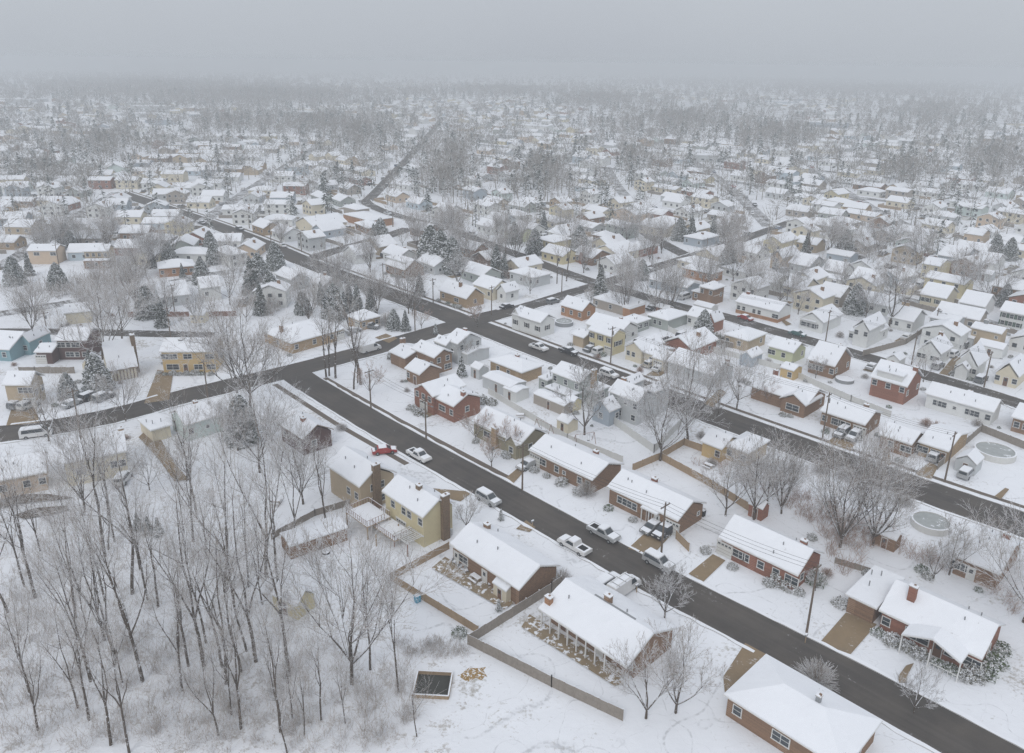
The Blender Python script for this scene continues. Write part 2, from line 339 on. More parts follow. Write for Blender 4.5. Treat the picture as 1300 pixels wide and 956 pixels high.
def sheet(pxs, mat, name, z=None):
    if z is None: z = LAYER[0]; LAYER[0] += 0.004
    b = MB(mat); b.poly([(p.x, p.y, z) for p in (at(*q) for q in pxs)], mat)
    return tag(b.build(name), kind='structure')
DR = 'driveway_wet'
for q in [((797, 697), (843, 655), (866, 665), (836, 697), (828, 706)), ((874, 729), (905, 704), (921, 712), (893, 739)), ((1040, 817), (1074, 778), (1113, 793), (1079, 832)),
          ((640, 609), (663, 590), (671, 593), (650, 616)), ((545, 620), (600, 625), (585, 637), (533, 625)), ((655, 672), (668, 661), (680, 670), (672, 676)), ((918, 860), (946, 817), (985, 838), (950, 880), (920, 880)),
          ((1049, 562), (1073, 545), (1092, 552), (1080, 573)), ((1161, 603), (1180, 587), (1191, 593), (1182, 609)), ((183, 513), (200, 470), (220, 473), (215, 508)), ((8, 541), (16, 515), (46, 516), (50, 538)),
          ((525, 523), (549, 514), (563, 520), (544, 530)), ((476, 429), (490, 424), (505, 430), (494, 436)), ((820, 477), (838, 465), (850, 470), (838, 478)), ((893, 513), (914, 494), (922, 499), (905, 518)),
          ((1118, 562), (1128, 559), (1131, 592), (1124, 590)), ((1262, 631), (1276, 620), (1281, 622), (1270, 635)), ((1095, 470), (1110, 462), (1120, 466), (1110, 474)), ((1192, 475), (1212, 452), (1222, 456), (1205, 478)),
          ((185, 547), (205, 560), (223, 590), (240, 610), (222, 612), (200, 582), (176, 556)), ((976, 392), (988, 402), (1005, 412), (998, 414)), ((1140, 860), (1150, 846), (1160, 843), (1152, 858), (1150, 868), (1141, 868))]:
    sheet(q, DR, 'driveway')
sheet(((672, 781), (786, 850), (795, 868), (780, 872), (662, 797)), 'patio', 'patio'); sheet(((548, 722), (565, 708), (660, 762), (640, 775)), 'patio', 'patio')
sheet(((-20, 640), (25, 629), (60, 628), (95, 633), (60, 637), (20, 641), (-20, 652)), 'footpath_wet', 'path'); sheet(((18, 655), (45, 646), (85, 643), (88, 649), (60, 655), (30, 660)), 'footpath_wet', 'path')
# woodland floor at the bottom left
FL = [(-60, 620), (60, 600), (150, 650), (250, 610), (330, 640), (360, 720), (400, 770), (470, 770), (520, 800), (610, 835), (560, 1000), (-60, 1000)]
b = MB('woodland_floor'); P = [at(*q) for q in FL]
ring = dense(P + [P[0]], 2.0)[:-1]; ring = [p + Vector((rnd.uniform(-1, 1), rnd.uniform(-1, 1), 0)) * 1.2 for p in ring]
b.poly([(p.x, p.y, 0.0025) for p in ring], 'woodland_floor')
tag(b.build('woodland_ground'), kind='structure')

# ---------------------------------------------------------------- houses
def win_mesh(w, h, kind, part):
    key = ('win', w, h, kind, part)
    if key in WM: return WM[key]
    b = MB(); t = 0.09
    if part == 'frame':
        b.box((0, -0.03, h / 2 - t / 2), (w, 0.1, t), 'trim_white'); b.box((0, -0.03, -h / 2 + t / 2), (w + 0.12, 0.14, t), 'trim_white')
        for x in (-w / 2 + t / 2, w / 2 - t / 2): b.box((x, -0.03, 0), (t, 0.1, h - 2 * t), 'trim_white')
        n = 2 if w > 1.3 else 1
        for i in range(1, n + (1 if w > 1.3 else 0)): b.box((-w / 2 + w * i / n, -0.02, 0), (0.06, 0.06, h - 2 * t), 'trim_white')
        b.box((0, -0.015, 0), (w - 2 * t, 0.05, 0.05), 'trim_white')
        if kind:
            for x in (-w / 2 - 0.22, w / 2 + 0.22): b.box((x, -0.02, 0), (0.36, 0.05, h), kind)
    else:
        b.box((0, -0.006, 0), (w - 0.14, 0.02, h - 0.14), 'glass')
    WM[key] = b.mesh('window' if part == 'frame' else 'pane'); return WM[key]
WM = {}
def door_mesh(kind):
    key = ('door', kind)
    if key in WM: return WM[key]
    b = MB()
    if kind == 'garage':
        b.box((0, -0.03, 1.1), (2.6, 0.08, 2.2), 'door_white'); b.box((0, -0.02, 2.26), (2.8, 0.1, 0.12), 'trim_white')
        for z in (0.55, 1.1, 1.65): b.box((0, -0.075, z), (2.5, 0.02, 0.03), 'trim_brown')
        for x in (-0.9, -0.3, 0.3, 0.9): b.box((x, -0.077, 1.9), (0.42, 0.02, 0.26), 'glass')
    else:
        b.box((0, -0.03, 1.03), (0.95, 0.07, 2.06), 'door_brown' if kind == 'door' else 'door_white'); b.box((0, -0.02, 2.12), (1.15, 0.1, 0.12), 'trim_white')
        for x in (-0.53, 0.53): b.box((x, -0.02, 1.03), (0.1, 0.1, 2.06), 'trim_white')
        b.box((0, -0.072, 1.5), (0.5, 0.02, 0.6), 'glass')
    WM[key] = b.mesh('door'); return WM[key]
def gable_wall(b, a, w, z, rise, ridge, mat, x0=0, y0=0, ov=0.45, z0=-0.1):
    A, B = a / 2, w / 2; z = z - 0.1
    c = [(x0 - A, y0 - B), (x0 + A, y0 - B), (x0 + A, y0 + B), (x0 - A, y0 + B)]
    for i in range(4):
        p, q = c[i], c[(i + 1) % 4]; P = [(*p, z0), (*q, z0), (*q, z), (*p, z)]
        if (ridge == 'A' and i in (1, 3)) or (ridge == 'B' and i in (0, 2)):
            half = (w if ridge == 'A' else a) / 2; rr = rise * half / (half + ov)
            P.insert(3, ((p[0] + q[0]) / 2, (p[1] + q[1]) / 2, z + rr))
        b.poly(P, mat)
def slope_grid(b, fc, dz, m):
    P = [Vector(p) for p in fc]; nu = max(3, int((P[1] - P[0]).length / .9)); nv = max(3, int((P[2] - P[1]).length / .9)); G = []; ph = rnd.uniform(0, 6)
    dn = ((P[0] - P[3]).normalized()); al = (P[1] - P[0]).normalized()
    for i in range(nu + 1):
        row = []
        for j in range(nv + 1):
            s, t = i / nu, j / nv; p = P[0].lerp(P[1], s).lerp(P[3].lerp(P[2], s), t)
            z = dz + (0 if j == nv else .05 * math.sin(i * 1.3 + ph) * math.sin(j * 1.7 + ph) + rnd.uniform(-.025, .03)); 
            if j == 0: p = p + dn * rnd.uniform(-.10, .05); z *= .8
            if i == 0: p = p + al * rnd.uniform(-.03, .05)
            if i == nu: p = p - al * rnd.uniform(-.03, .05)
            row.append((p.x, p.y, p.z + z))
        G.append(row)
    for i in range(nu):
        for j in range(nv): b.poly([G[i][j], G[i + 1][j], G[i + 1][j + 1], G[i][j + 1]], m)
        q0, q1 = G[i][0], G[i + 1][0]; b.poly([(q0[0], q0[1], P[0].z - .01), (q1[0], q1[1], P[0].z - .01), q1, q0], m)
    for j in range(nv):
        for col, fl in ((0, 1), (nu, 0)):
            q0, q1 = G[col][j], G[col][j + 1]; A_, B_ = (P[0], P[3]) if col == 0 else (P[1], P[2]); z0, z1 = A_.lerp(B_, j / nv).z, A_.lerp(B_, (j + 1) / nv).z
            pl = [(q0[0], q0[1], z0), (q1[0], q1[1], z1), q1, q0]; b.poly(pl if fl == 0 else pl[::-1], m)
def roof_mesh(b, a, w, z, rise, ridge, x0=0, y0=0, th=0.16, sn=0.17, trim='trim_white', rough=False):
    def shell(a, w, z, dz, m, inset):
        A, B = a / 2 - inset, w / 2 - inset
        E = [(x0 - A, y0 - B, z), (x0 + A, y0 - B, z), (x0 + A, y0 + B, z), (x0 - A, y0 + B, z)]
        if ridge == 'A': Rg = [(x0 - A, y0, z + rise), (x0 + A, y0, z + rise)]
        elif ridge == 'B': Rg = [(x0, y0 - B, z + rise), (x0, y0 + B, z + rise)]
        elif ridge == 'F': Rg = None
        else:
            if a >= w: Rg = [(x0 - A + B, y0, z + rise), (x0 + A - B, y0, z + rise)]
            else: Rg = [(x0, y0 - B + A, z + rise), (x0, y0 + B - A, z + rise)]
        up = lambda p: (p[0], p[1], p[2] + dz)
        if ridge == 'F':
            b.hexa(E + [up(p) for p in E], m); return
        if ridge == 'A' or (ridge == 'H' and a >= w): faces = [(E[0], E[1], Rg[1], Rg[0]), (E[2], E[3], Rg[0], Rg[1])]; ends = [(E[1], E[2], Rg[1]), (E[3], E[0], Rg[0])]
        else: faces = [(E[1], E[2], Rg[1], Rg[0]), (E[3], E[0], Rg[0], Rg[1])]; ends = [(E[0], E[1], Rg[0]), (E[2], E[3], Rg[1])]
        for fc in faces:
            if rough and inset > 0 and ridge != 'H': slope_grid(b, fc, dz, m); continue
            b.poly([up(p) for p in fc], m)
            if inset == 0: b.poly(list(fc)[::-1], m)
            b.poly([fc[0], fc[1], up(fc[1]), up(fc[0])], m)
            if ridge != 'H':
                b.poly([fc[1], fc[2], up(fc[2]), up(fc[1])], m); b.poly([fc[3], fc[0], up(fc[0]), up(fc[3])], m)
        if ridge == 'H':
            for e in ends:
                b.poly([up(p) for p in e], m); b.poly([e[0], e[1], up(e[1]), up(e[0])], m)
                if inset == 0: b.poly(list(e)[::-1], m)
    shell(a, w, z, th, trim, 0.0)
    shell(a, w, z + th - 0.02, sn, 'snow_roof', 0.035)
def chimney(root, x, y, z0, z1, mat, sx=0.9, sy=0.6):
    b = MB(); b.box((x, y, (z0 + z1) / 2), (sx, sy, z1 - z0), mat); b.box((x, y, z1 + 0.03), (sx + 0.14, sy + 0.14, 0.14), 'kerb'); b.box((x, y, z1 + 0.17), (sx * 0.8, sy * 0.8, 0.14), 'snow_soft', taper=0.7)
    b.box((x + 0.12, y, z1 + 0.2), (0.26, 0.26, 0.22), 'brick_brown'); return b.build('chimney', root)
HC = []           # house centres and radii
def spec_face(root, spec, length, wy, face, z, ox, oy, near, trimk=None):
    """spec: storeys from the top split by '/', slots: w window, W wide, s small, d door, e white door, g garage, b bay of windows, . none"""
    rows = spec.split('/'); n = len(rows); H = z / n
    for k, row in enumerate(rows):
        if not row: continue
        step = length / len(row); base = z - H * (k + 1)
        for i, ch in enumerate(row):
            if ch == '.': continue
            u = -length / 2 + step * (i + 0.5)
            if face == 'S': loc = (ox + u, oy - wy, 0); rz = 0
            elif face == 'E': loc = (ox + wy, oy + u, 0); rz = R(90)
            elif face == 'N': loc = (ox - u, oy + wy, 0); rz = R(180)
            else: loc = (ox - wy, oy - u, 0); rz = R(-90)
            if ch in 'wWsb':
                w_, h_ = dict(w=(1.15, 1.35), W=(2.1, 1.35), s=(0.8, 0.8), b=(3.0, 1.5))[ch]
                loc = (loc[0], loc[1], base + H * 0.56)
                fr = link('window', win_mesh(w_, h_, trimk if ch == 'w' else None, 'frame'), root, loc, rz)
                if near: link('pane', win_mesh(w_, h_, None, 'pane'), fr)
                else: link('pane', win_mesh(w_, h_, None, 'pane'), fr)
            else:
                k2 = {'d': 'door', 'e': 'door_white', 'g': 'garage'}[ch]
                link('garage_door' if ch == 'g' else 'door', door_mesh(k2), root, (loc[0], loc[1], 0.05), rz)
def frame_of(p0, p1, p2, z, yaw):
    P0, P1 = at(*p0, z), at(*p1, z)
    if yaw == 'own': th = math.atan2(P1.y - P0.y, P1.x - P0.x)
    else: th = yaw
    ex = Vector((math.cos(th), math.sin(th), 0)); ey = Vector((-math.sin(th), math.cos(th), 0))
    a = max(3.0, (P1 - P0).dot(ex))
    w = p2 if isinstance(p2, (int, float)) else max(3.0, (at(*p2, z) - P1).dot(ey))
    c = P1 - ex * a / 2 + ey * w / 2; c.z = 0
    return c, th, a, w
def house(name, label, wall, blocks, yaw=None, near=False, shut=None, trim='trim_white', base=None, cat='house', chm='brick_red', shrubs=0, sk='snow-capped bush'):
    """blocks: (p0, p1, p2 or depth, eave z, rise, ridge, spec S, spec E, [(u, v, height)...], wall?)"""
    yaw = A0 if yaw is None else yaw
    root = None
    for bi, bl in enumerate(blocks):
        p0, p1, p2, z, rise, ridge, sS, sE, chs = bl[:9]; wm = bl[9] if len(bl) > 9 else wall
        c, th, a, w_ = frame_of(p0, p1, p2, z, yaw)
        if root is None:
            root = thing(name, label, cat, c, th); th0, c0_ = th, c; yaw = th
            HC.append((c.x, c.y, max(a, w_) / 2)); off = Vector((0, 0, 0))
        else:
            d = c - c0_; off = Vector((d.x * math.cos(th0) + d.y * math.sin(th0), -d.x * math.sin(th0) + d.y * math.cos(th0), 0))
            HC.append((c.x, c.y, max(a, w_) / 2))
        ov = 0.4 if min(a, w_) > 4 else 0.2
        b = MB(); gable_wall(b, a - 2 * ov, w_ - 2 * ov, z, rise, ridge, wm, off.x, off.y, ov)
        if base and bi == 0:
            hb = base[1]; b.box((off.x, off.y, hb / 2 - 0.05), (a - 2 * ov + 0.06, w_ - 2 * ov + 0.06, hb), base[0], skip=(0,))
        b.build('wall', root)
        b = MB(); roof_mesh(b, a, w_, z - 0.02 * bi, rise, ridge, off.x, off.y, trim=trim, rough=near); rf = b.build('roof', root)
        if near:
            for _ in range(3):
                b = MB()
                x = off.x + rnd.uniform(-.35, .35) * a; yy = rnd.uniform(.05, .35); y = off.y + (yy * w_ if ridge != 'B' else rnd.uniform(-.3, .3) * w_)
                if ridge == 'B': x = off.x + rnd.uniform(.08, .35) * a; zz = z + rise * (1 - abs(x - off.x) / (a / 2))
                else: y = off.y - yy * w_ * (1 if rnd.random() < .6 else -1); zz = z + rise * (1 - abs(y - off.y) / (w_ / 2))
                b.cyl((x, y, zz), (x, y, zz + 0.75), 0.09, 0.09, 'metal', 6); b.build('roof_vent', rf)
        if sS: spec_face(root, sS, a - 2 * ov, w_ / 2 - ov, 'S', z, off.x, off.y, near, shut)
        if sE: spec_face(root, sE, w_ - 2 * ov, a / 2 - ov, 'E', z, off.x, off.y, near, shut)
        if z >= 2.5 and a > 6 and w_ > 6:
            spec_face(root, 'w.w', a - 2 * ov, w_ / 2 - ov, 'N', z, off.x, off.y, near, None); spec_face(root, 'w', w_ - 2 * ov, a / 2 - ov, 'W', z, off.x, off.y, near, None)
        for ch in chs:
            uu, vv, hh = ch[:3]; cm = ch[3] if len(ch) > 3 else chm
            x, y = off.x + uu * a / 2, off.y + vv * w_ / 2; out = abs(uu) > 0.93 or abs(vv) > 0.93
            zr = z + rise * (1 - (abs(vv) if ridge == 'A' else abs(uu))) if ridge in 'AB' else z + rise * 0.5
            chimney(root, x, y, 0 if out else zr - 0.6, zr + hh, cm, *( (0.7, 1.3) if abs(uu) > .93 else (1.3, 0.7) if abs(vv) > .93 else (0.95, 0.65)))
        if bi == 0 and shrubs:
            for k in range(shrubs):
                SHR.append((c, th, a, w_, k, shrubs, label, sk))
    root['_a'] = 0; del root['_a']
    return root
SHR = []
def loc_on(root, x, y, z=0):
    c, s_ = math.cos(root.rotation_euler[2]), math.sin(root.rotation_euler[2])
    return Vector((root.location.x + x * c - y * s_, root.location.y + x * s_ + y * c, z))
# ---- surveyed houses, nearest first
h = house
H1 = h('brick_house', 'long brown brick ranch house with a dark chimney, its lawn ending at the diagonal street with a round bush', 'brick_brown',
  [((673,571),(751.8,611.2),(790,589),2.8,1.7,'A','gW.ws.ww','',[(.35,.55,.8)])], near=True, shrubs=4)
H1['label'] = 'brown brick ranch house with a large round twiggy bush at its front corner'
H2 = h('brick_house', 'brick ranch house whose driveway holds two snowy cars beside a tall pole', 'brick_brown',
  [((774.5,616.7),(860.4,663),(895.4,638.8),2.9,1.9,'A','.wWw.de.g','..s',[(-.2,.35,.9,'brick_red')])], near=True, shrubs=3)
H3 = h('brick_house', 'red brick ranch house with two large snowy bushes at its front corner', 'brick_red',
  [((907,687),(1013,732.5),(1044,702),2.8,2.3,'A','g.Ww.w.w.W','w.',[(.62,.5,.9)])], near=True, shrubs=2)
H4 = h('brick_house', 'brick ranch house with bow window, white gabled porch and attached carport, evergreen bushes round it', 'brick_red',
  [((1114,777),(1246.9,838.8),9.2,2.8,2.4,'A','w..b.dw.W','w',[(-.56,-.35,2.3)]), ((1072.9,754.9),(1113,774.6),9.5,2.7,1.2,'F','','',[],'brick_brown')], near=True, shrubs=7)
H5 = h('brick_house', 'brick ranch house with a red chimney below the round pool at the right edge', 'brick_brown',
  [((1208,707),(1270,731),11.5,2.9,2.2,'A','Wwe...','',[(.45,.3,1.2)])], near=True)
H6 = h('brick_house', 'largest brick ranch house with a white-posted back porch, by the white van', 'brick_brown',
  [((672.4,780.4),(795.6,849.5),(878.3,809.6),2.9,2.1,'A','.d.w.e.ww','...',[(-.05,.12,1.3,'brick_brown'),(-.9,-.75,1.2,'brick_orange')])], near=True)
H7 = h('brick_house', 'wide brick ranch house with patio furniture and a small shed behind it', 'brick_brown',
  [((565.6,694),(658.9,750.7),(710.7,718.6),2.9,1.9,'A','eW..e.s..','..',[(-.7,.35,1.0,'brick_brown')])], near=True)
H8 = h('siding_house', 'yellow two-storey siding house with a tall brown chimney and rear deck', 'yellow',
  [((480.5,626.5),(536.5,658.9),(576,637.8),5.4,1.8,'A','.w.ww.w/..g...','...',[(1.0,.35,1.2,'chimney_brown'),(.1,-.05,.9,'chimney_brown')])], near=True)
H9 = h('siding_house', 'tan two-storey house with an outside chimney next to the yellow house', 'tan',
  [((422,589),(456,620),(504.8,601),5.0,2.4,'A','..ww','.ww./.ww.',[(1.0,-.1,1.0,'chimney_brown')])], near=True)
H10 = h('siding_house', 'dark maroon brown house with its gable to the street, left of the diagonal street', 'maroon',
  [((354,539),(383.6,559.4),(424.5,546),3.4,2.0,'A','w.w','.w..',[(.1,-.2,.8)])], near=True, trim='trim_brown')
H11 = h('brick_house', 'two-storey red brick split-level house with a white garage under its gable', 'brick_red',
  [((517.7,494),(549,505),(585.5,487.4),4.3,1.7,'B','www/.g.','',[]), ((549.4,504.6),(575.6,517.3),(608,501.8),3.7,1.7,'A','.W.w','.w.',[(.8,-.2,1.0)])], near=True, shrubs=4)
H12 = h('brick_house', 'brown brick split-level house with a brown gable beside the tall bare lawn trees', 'brick_brown',
  [((515,445),(551,455.4),(575.6,447.3),4.3,1.5,'A','w..w','ww/.W',[]), ((512,468.4),(532.4,476.9),(560,467.6),3.0,1.7,'A','w.d.','',[]), ((499,445),(514,456),8,3.0,1.2,'A','','',[(-1.0,.1,1.4,'brick_brown')])], near=True)
H13 = h('siding_house', 'pale gray two-storey gabled house with a porch roof at the big crossroads', 'pale_gray',
  [((571.5,429),(580.8,438),(616,429),5.2,1.9,'A','w','w.w/.w.',[(-.2,.2,.8)]), ((552,433),(566,440),(575,434),4.4,1.3,'A','w','w',[]), ((585,445),(593,451),(620,441),2.7,.6,'A','','',[])], near=True)
H14 = h('brick_house', 'low ochre brick house with a wide roof and red chimney, beside the second diagonal street', 'brick_tan',
  [((610,460.8),(662.3,474.5),(689,463.8),2.8,1.4,'H','.w.w..','...',[(0.0,0.1,1.3)])], near=True)
H15 = h('siding_house', 'gray-green two-storey house with a long rear porch and dark windows', 'gray_green',
  [((697.7,473),(736,487),(755.4,473.8),5.2,1.6,'A','w.w.w/','.',[(1.0,.3,.9,'brick_tan')]), ((691.5,491.5),(723.8,504.6),4.5,2.7,.5,'F','wwww','ww',[]), ((749,492),(757.7,498.5),(772,490.8),2.8,.6,'F','','w',[]), ((683,479),(695,484),5,2.9,.6,'F','w','',[])], near=True)
H16 = h('siding_house', 'long pale gray two-storey house with gabled dormers behind the small gray cottage', 'pale_gray',
  [((768.5,498.5),(810,512),(830.8,500.8),5.3,1.9,'A','.s.s.w/.w.w','..',[(-.75,.3,1.0,'brick_orange')]), ((816,497),(826,502),7,5.5,1.3,'B','','',[]), ((792,486),(801,490),5,5.5,1.3,'B','','',[])], near=True)
H17 = h('cottage', 'small gray gabled cottage in front of the long pale gray house', 'blue_gray', [((752.3,514.6),(773.8,524.3),(788.5,517.7),3.2,1.9,'B','.w.','.w',[])], near=True)
H18 = h('siding_house', 'yellow two-storey house with two snowy cars in its drive', 'yellow', [((743,420),(777,429),(792.3,420.8),5.1,1.6,'A','w.w.w/w..g','.ww.',[]), ((727,424),(741,430),6,2.8,1.0,'A','.','',[],'tan')], near=True, shut='shutter_dark', shrubs=2)
H19 = h('siding_house', 'cream split-level house with a row of gable windows and attached garage', 'cream',
  [((793.8,439),(815,447),(845,436),3.4,1.8,'B','ww.','',[]), ((816,447),(833,453),8,3.0,.9,'A','.W','',[]), ((829,453),(843,459),(853.8,447.7),2.8,1.4,'A','g','s',[])], near=True)
H20 = h('house', 'long low gray house half hidden behind the big bare street trees', 'pale_gray', [((850,457),(905,478),(925,462),3.0,2.2,'A','','',[(.9,.4,1.0,'brick_brown')])])
H21 = h('brick_house', 'orange brick bungalow with a white gabled end near the round pool', 'brick_orange', [((708.5,387.7),(739,395.8),(755,389),3.0,2.2,'A','w.w.w','.w.',[])], near=True)
H22 = h('siding_house', 'white two-storey house with shuttered windows beyond the crossroads', 'white', [((657.7,397),(686,411),(704,404),4.2,1.8,'A','w.w.w','w',[]), ((651,399),(659,403),(668,399),4.0,2.0,'B','w','',[])], near=True, shut='shutter_dark')
H23 = h('brick_house', 'long snow-roofed house with a brick end wall by the vase-shaped tree', 'taupe', [((748.5,379),(798.5,391.5),(816,383.4),2.8,1.2,'H','w.w..','',[]), ((797,392),(800,393),(815,385),2.6,.9,'F','','',[],'brick_orange')], near=True)
H24 = h('siding_house', 'small gray-green house with a brown window wall in the middle blocks', 'gray_green', [((787.7,404.6),(809,411.5),(826,405),2.8,1.1,'H','w.w','WW',[])], near=True)
H25 = h('siding_house', 'wide gray-green house with a hipped roof in the middle blocks', 'gray_green', [((820,400),(848.5,408),(872,397.7),3.0,1.5,'H','.ww.','..',[(0,.1,.7,'metal')])], near=True)
H26 = h('siding_house', 'white house with a small red brick gable by the street pine', 'white', [((871.5,400),(896,407),(908,400),3.0,2.0,'A','w.w.','',[]), ((897,407),(907,410),(916,404),3.0,2.4,'B','w','',[],'brick_red')], near=True)
H27 = h('siding_house', 'long blue-gray house above the third street with a white van', 'blue_gray', [((824.6,353.8),(872.3,366.2),(889,360),2.8,1.3,'A','w.w.w.e','',[])], near=True)
H28 = h('brick_house', 'brick hip-roofed house behind the long blue-gray house', 'brick_orange', [((864.6,340),(903.8,348.5),(914,342.5),3.2,2.2,'H','w.w.w.w','w',[])], near=True)
H29 = h('brick_house', 'two-storey brick house with a lower front porch beside the white van', 'brick_brown', [((888.5,363.8),(906,368.8),(919,363),5.0,1.6,'H','w.w/','.w',[]), ((879,369),(906,376.5),(914,372),2.8,.8,'F','w.w','w',[])], near=True)
H30 = h('brick_house', 'long two-tone house with white upper walls over brick', 'white', [((934,383),(989,397),(999,388),3.3,1.9,'A','ww.ww..W','.',[(-.75,0,.9)])], near=True, base=('brick_orange', 1.1))
H31 = h('siding_house', 'white house with a glazed dark front porch across the third street', 'white', [((1018,401),(1046,411),(1067.7,399),3.1,2.3,'B','bw','..',[]), ((1019,405),(1036,410),7,2.8,.9,'F','bb','',[])], near=True)
H32 = h('siding_house', 'tan hip-roofed house above a long snowy hedge', 'tan', [((910.8,427.7),(950.8,434),(972,423),3.0,1.6,'H','w.w.','.w',[(0,.1,.7,'metal')])], near=True)
H33 = h('siding_house', 'pale lime green ranch house between the hip-roofed house and a steep brick house', 'lime', [((967.7,442.3),(1007.7,449),(1021,439),2.9,1.8,'A','W.w.','.w',[(.2,.3,.6,'metal'),(.45,.3,.6,'metal')])], near=True)
H34 = h('brick_house', 'brick house with a steep snowy roof and a white front porch', 'brick_brown', [((1020.8,458.5),(1060,466.5),(1077,452),3.2,3.6,'A','wwww..w','w.w',[(.4,.2,.8,'metal')])], near=True)
H35 = h('garage', 'small gray gabled garage between two long snowy hedges', 'blue_gray', [((941.5,449),(954.6,455.4),(966,447.7),2.5,1.3,'B','.','',[])], near=True, cat='garage')
H36 = h('garage', 'low orange-yellow garage building behind the long brick ranch house', 'ochre', [((987.7,467.7),(1007.7,472),(1019,465.4),2.5,.7,'A','.w','.',[])], near=True, cat='garage')
H37 = h('brick_house', 'long brown brick ranch house with a wide brick gable window to the second street', 'brick_brown',
  [((956,488.5),(1026,514.5),(1047,498.5),2.8,2.2,'A','','.w',[(-.6,.3,1.6,'brick_red')]), ((990.8,504.6),(1023,516.5),8,2.9,1.8,'B','b','',[],'brick_brown')], near=True)
H38 = h('brick_house', 'brown brick ranch house whose drive holds two snowy cars at the second street', 'brick_brown', [((1040.5,522),(1098.4,541),(1121,524.5),2.9,1.7,'A','w.bW.g','.s',[(.4,.5,.9,'brick_brown')])], near=True)
H39 = h('brick_house', 'brown brick house with a yellow side wing and two front walks', 'brick_brown', [((1116.8,550.3),(1157.7,566),(1172,549),2.8,1.4,'A','.w.W','.',[]), ((1168,559),(1204.4,574.5),(1243,553),2.7,1.5,'A','W.Wd','.',[],'brick_tan')], near=True)
H40 = h('brick_house', 'red brick house with a row of small dormer windows in its snowy roof', 'brick_red', [((1102.8,479.5),(1152,492.4),(1163.8,476),4.3,3.0,'A','w.w.w/','w.w',[(.9,-.1,.9)]), ((1113,470),(1147,479.5),4,6.2,.3,'F','s.s.s','',[],'white')], near=True)
H41 = h('siding_house', 'very long white single-storey building with a snow-covered roof', 'white', [((1172,501.5),(1262,525),(1272,513.4),3.1,1.9,'A','.wW.s.wW.w','.',[(.1,.3,.5,'metal')])], near=True)
H42 = h('siding_house', 'white bungalow with a pediment gable over its closed porch, brown drive beside it', 'white', [((1163.8,442.3),(1195,451),(1209.4,440.6),3.3,2.9,'B','ww.ww','.w',[(0,.6,.8,'brick_brown')])], near=True)
H43 = h('siding_house', 'white steep-gabled house with a gabled entry porch and snowy bushes', 'white', [((1209,460),(1242,466.5),(1256,456),3.2,3.8,'B','ww.ww','..',[]), ((1217,468),(1229,471),2.5,2.6,1.4,'B','.','',[])], near=True, shrubs=3)
H44 = h('siding_house', 'cream porch-fronted bungalow near the right edge with an orange door', 'cream', [((1258,475),(1294,480),(1310,468),2.9,2.9,'B','w.d.w','.',[])], near=True)
H45 = h('siding_house', 'white steep-gabled two-storey house beneath the great bare oak', 'white', [((1078.6,417.6),(1104,421),(1121,409),4.9,2.6,'B','w.w/..','..',[]), ((1075,421),(1097,425),2.6,2.6,.8,'F','w.w','',[]), ((1108,419),(1118,422),6,2.8,1.3,'B','.','w',[])], near=True)
H46 = h('brick_house', 'brick house cut by the right edge with orange-lit windows', 'brick_brown', [((1283,530),(1312,538),9,3.0,1.8,'A','ww','',[])])
H47 = h('siding_house', 'bright yellow gabled house below the upper crossroads', 'yellow', [((975,303),(993,309.5),(1008,302),4.4,2.2,'B','w.w','.',[])])
H48 = h('siding_house', 'peach-coloured gabled house below the bright yellow gabled one', 'peach', [((975,326),(993.8,328.7),(1001,319),4.3,2.6,'B','w/g','.',[])])
H49 = h('siding_house', 'gray cape house with two roof dormers right of the peach house', 'pale_gray', [((1003.8,333),(1027.7,339.5),(1037,330),3.4,3.0,'A','w.w','.',[])])
H50 = h('siding_house', 'white cape house with an off-white front gable, left of two similar capes', 'white', [((1041.5,342.3),(1069,347.5),(1077.7,340),3.2,2.8,'A','ww.w','w',[])])
H51 = h('siding_house', 'white cape house with two round snowy dormers left of the great oak', 'white', [((1083.4,351),(1111.3,360),(1120,350),3.2,2.9,'A','w.ww','.',[])])
H52 = h('siding_house', 'cream cape house with a slim chimney above the two-tone brick house', 'cream', [((992.3,363),(1021.5,369),(1031.5,359.5),3.2,2.9,'A','ww.ww','.',[(-.3,0,1.3,'metal')])])
H53 = h('siding_house', 'taupe gray cape house with a brown window and a roof pipe', 'taupe', [((1035.4,372.3),(1067,378.7),(1076,369),3.2,2.7,'A','ww..w','.',[(-.3,.1,1.2,'metal')])])
H54 = h('siding_house', 'small white gabled house beside the dark branched trees in the upper middle', 'white', [((967.7,354),(983.8,360.5),(989,349),3.4,2.0,'A','w','.',[])])
H55 = h('siding_house', 'pale yellow two-storey house with dark windows at the upper right', 'yellow', [((1173,333.3),(1193.4,339),(1205,331),5.2,1.5,'A','w.w/w.w','..',[])])
H56 = h('siding_house', 'blue-gray front-gabled house behind the pale yellow two-storey house', 'blue_gray', [((1195,321.5),(1223.8,329.5),(1232.3,318),3.2,2.6,'A','w..w','.',[])])
H57 = h('siding_house', 'cream cape house with four dark shuttered windows right of the great oak', 'cream', [((1169.7,372.2),(1201.8,380.3),(1211,370.5),3.2,2.9,'A','ww.ww','.',[])], shut='shutter_green')
H58 = h('siding_house', 'off-white cape house with twin dormers, between the cream cape and the long shuttered one', 'white', [((1218.8,383),(1251,391),(1260,381),3.2,2.9,'A','ww.ww','.',[])], shut='shutter_dark')
H59 = h('siding_house', 'long white house with green shutters in two window rows at the right edge', 'white', [((1271,393),(1302,401.5),9,4.4,2.0,'A','www/www','',[])], shut='shutter_green')
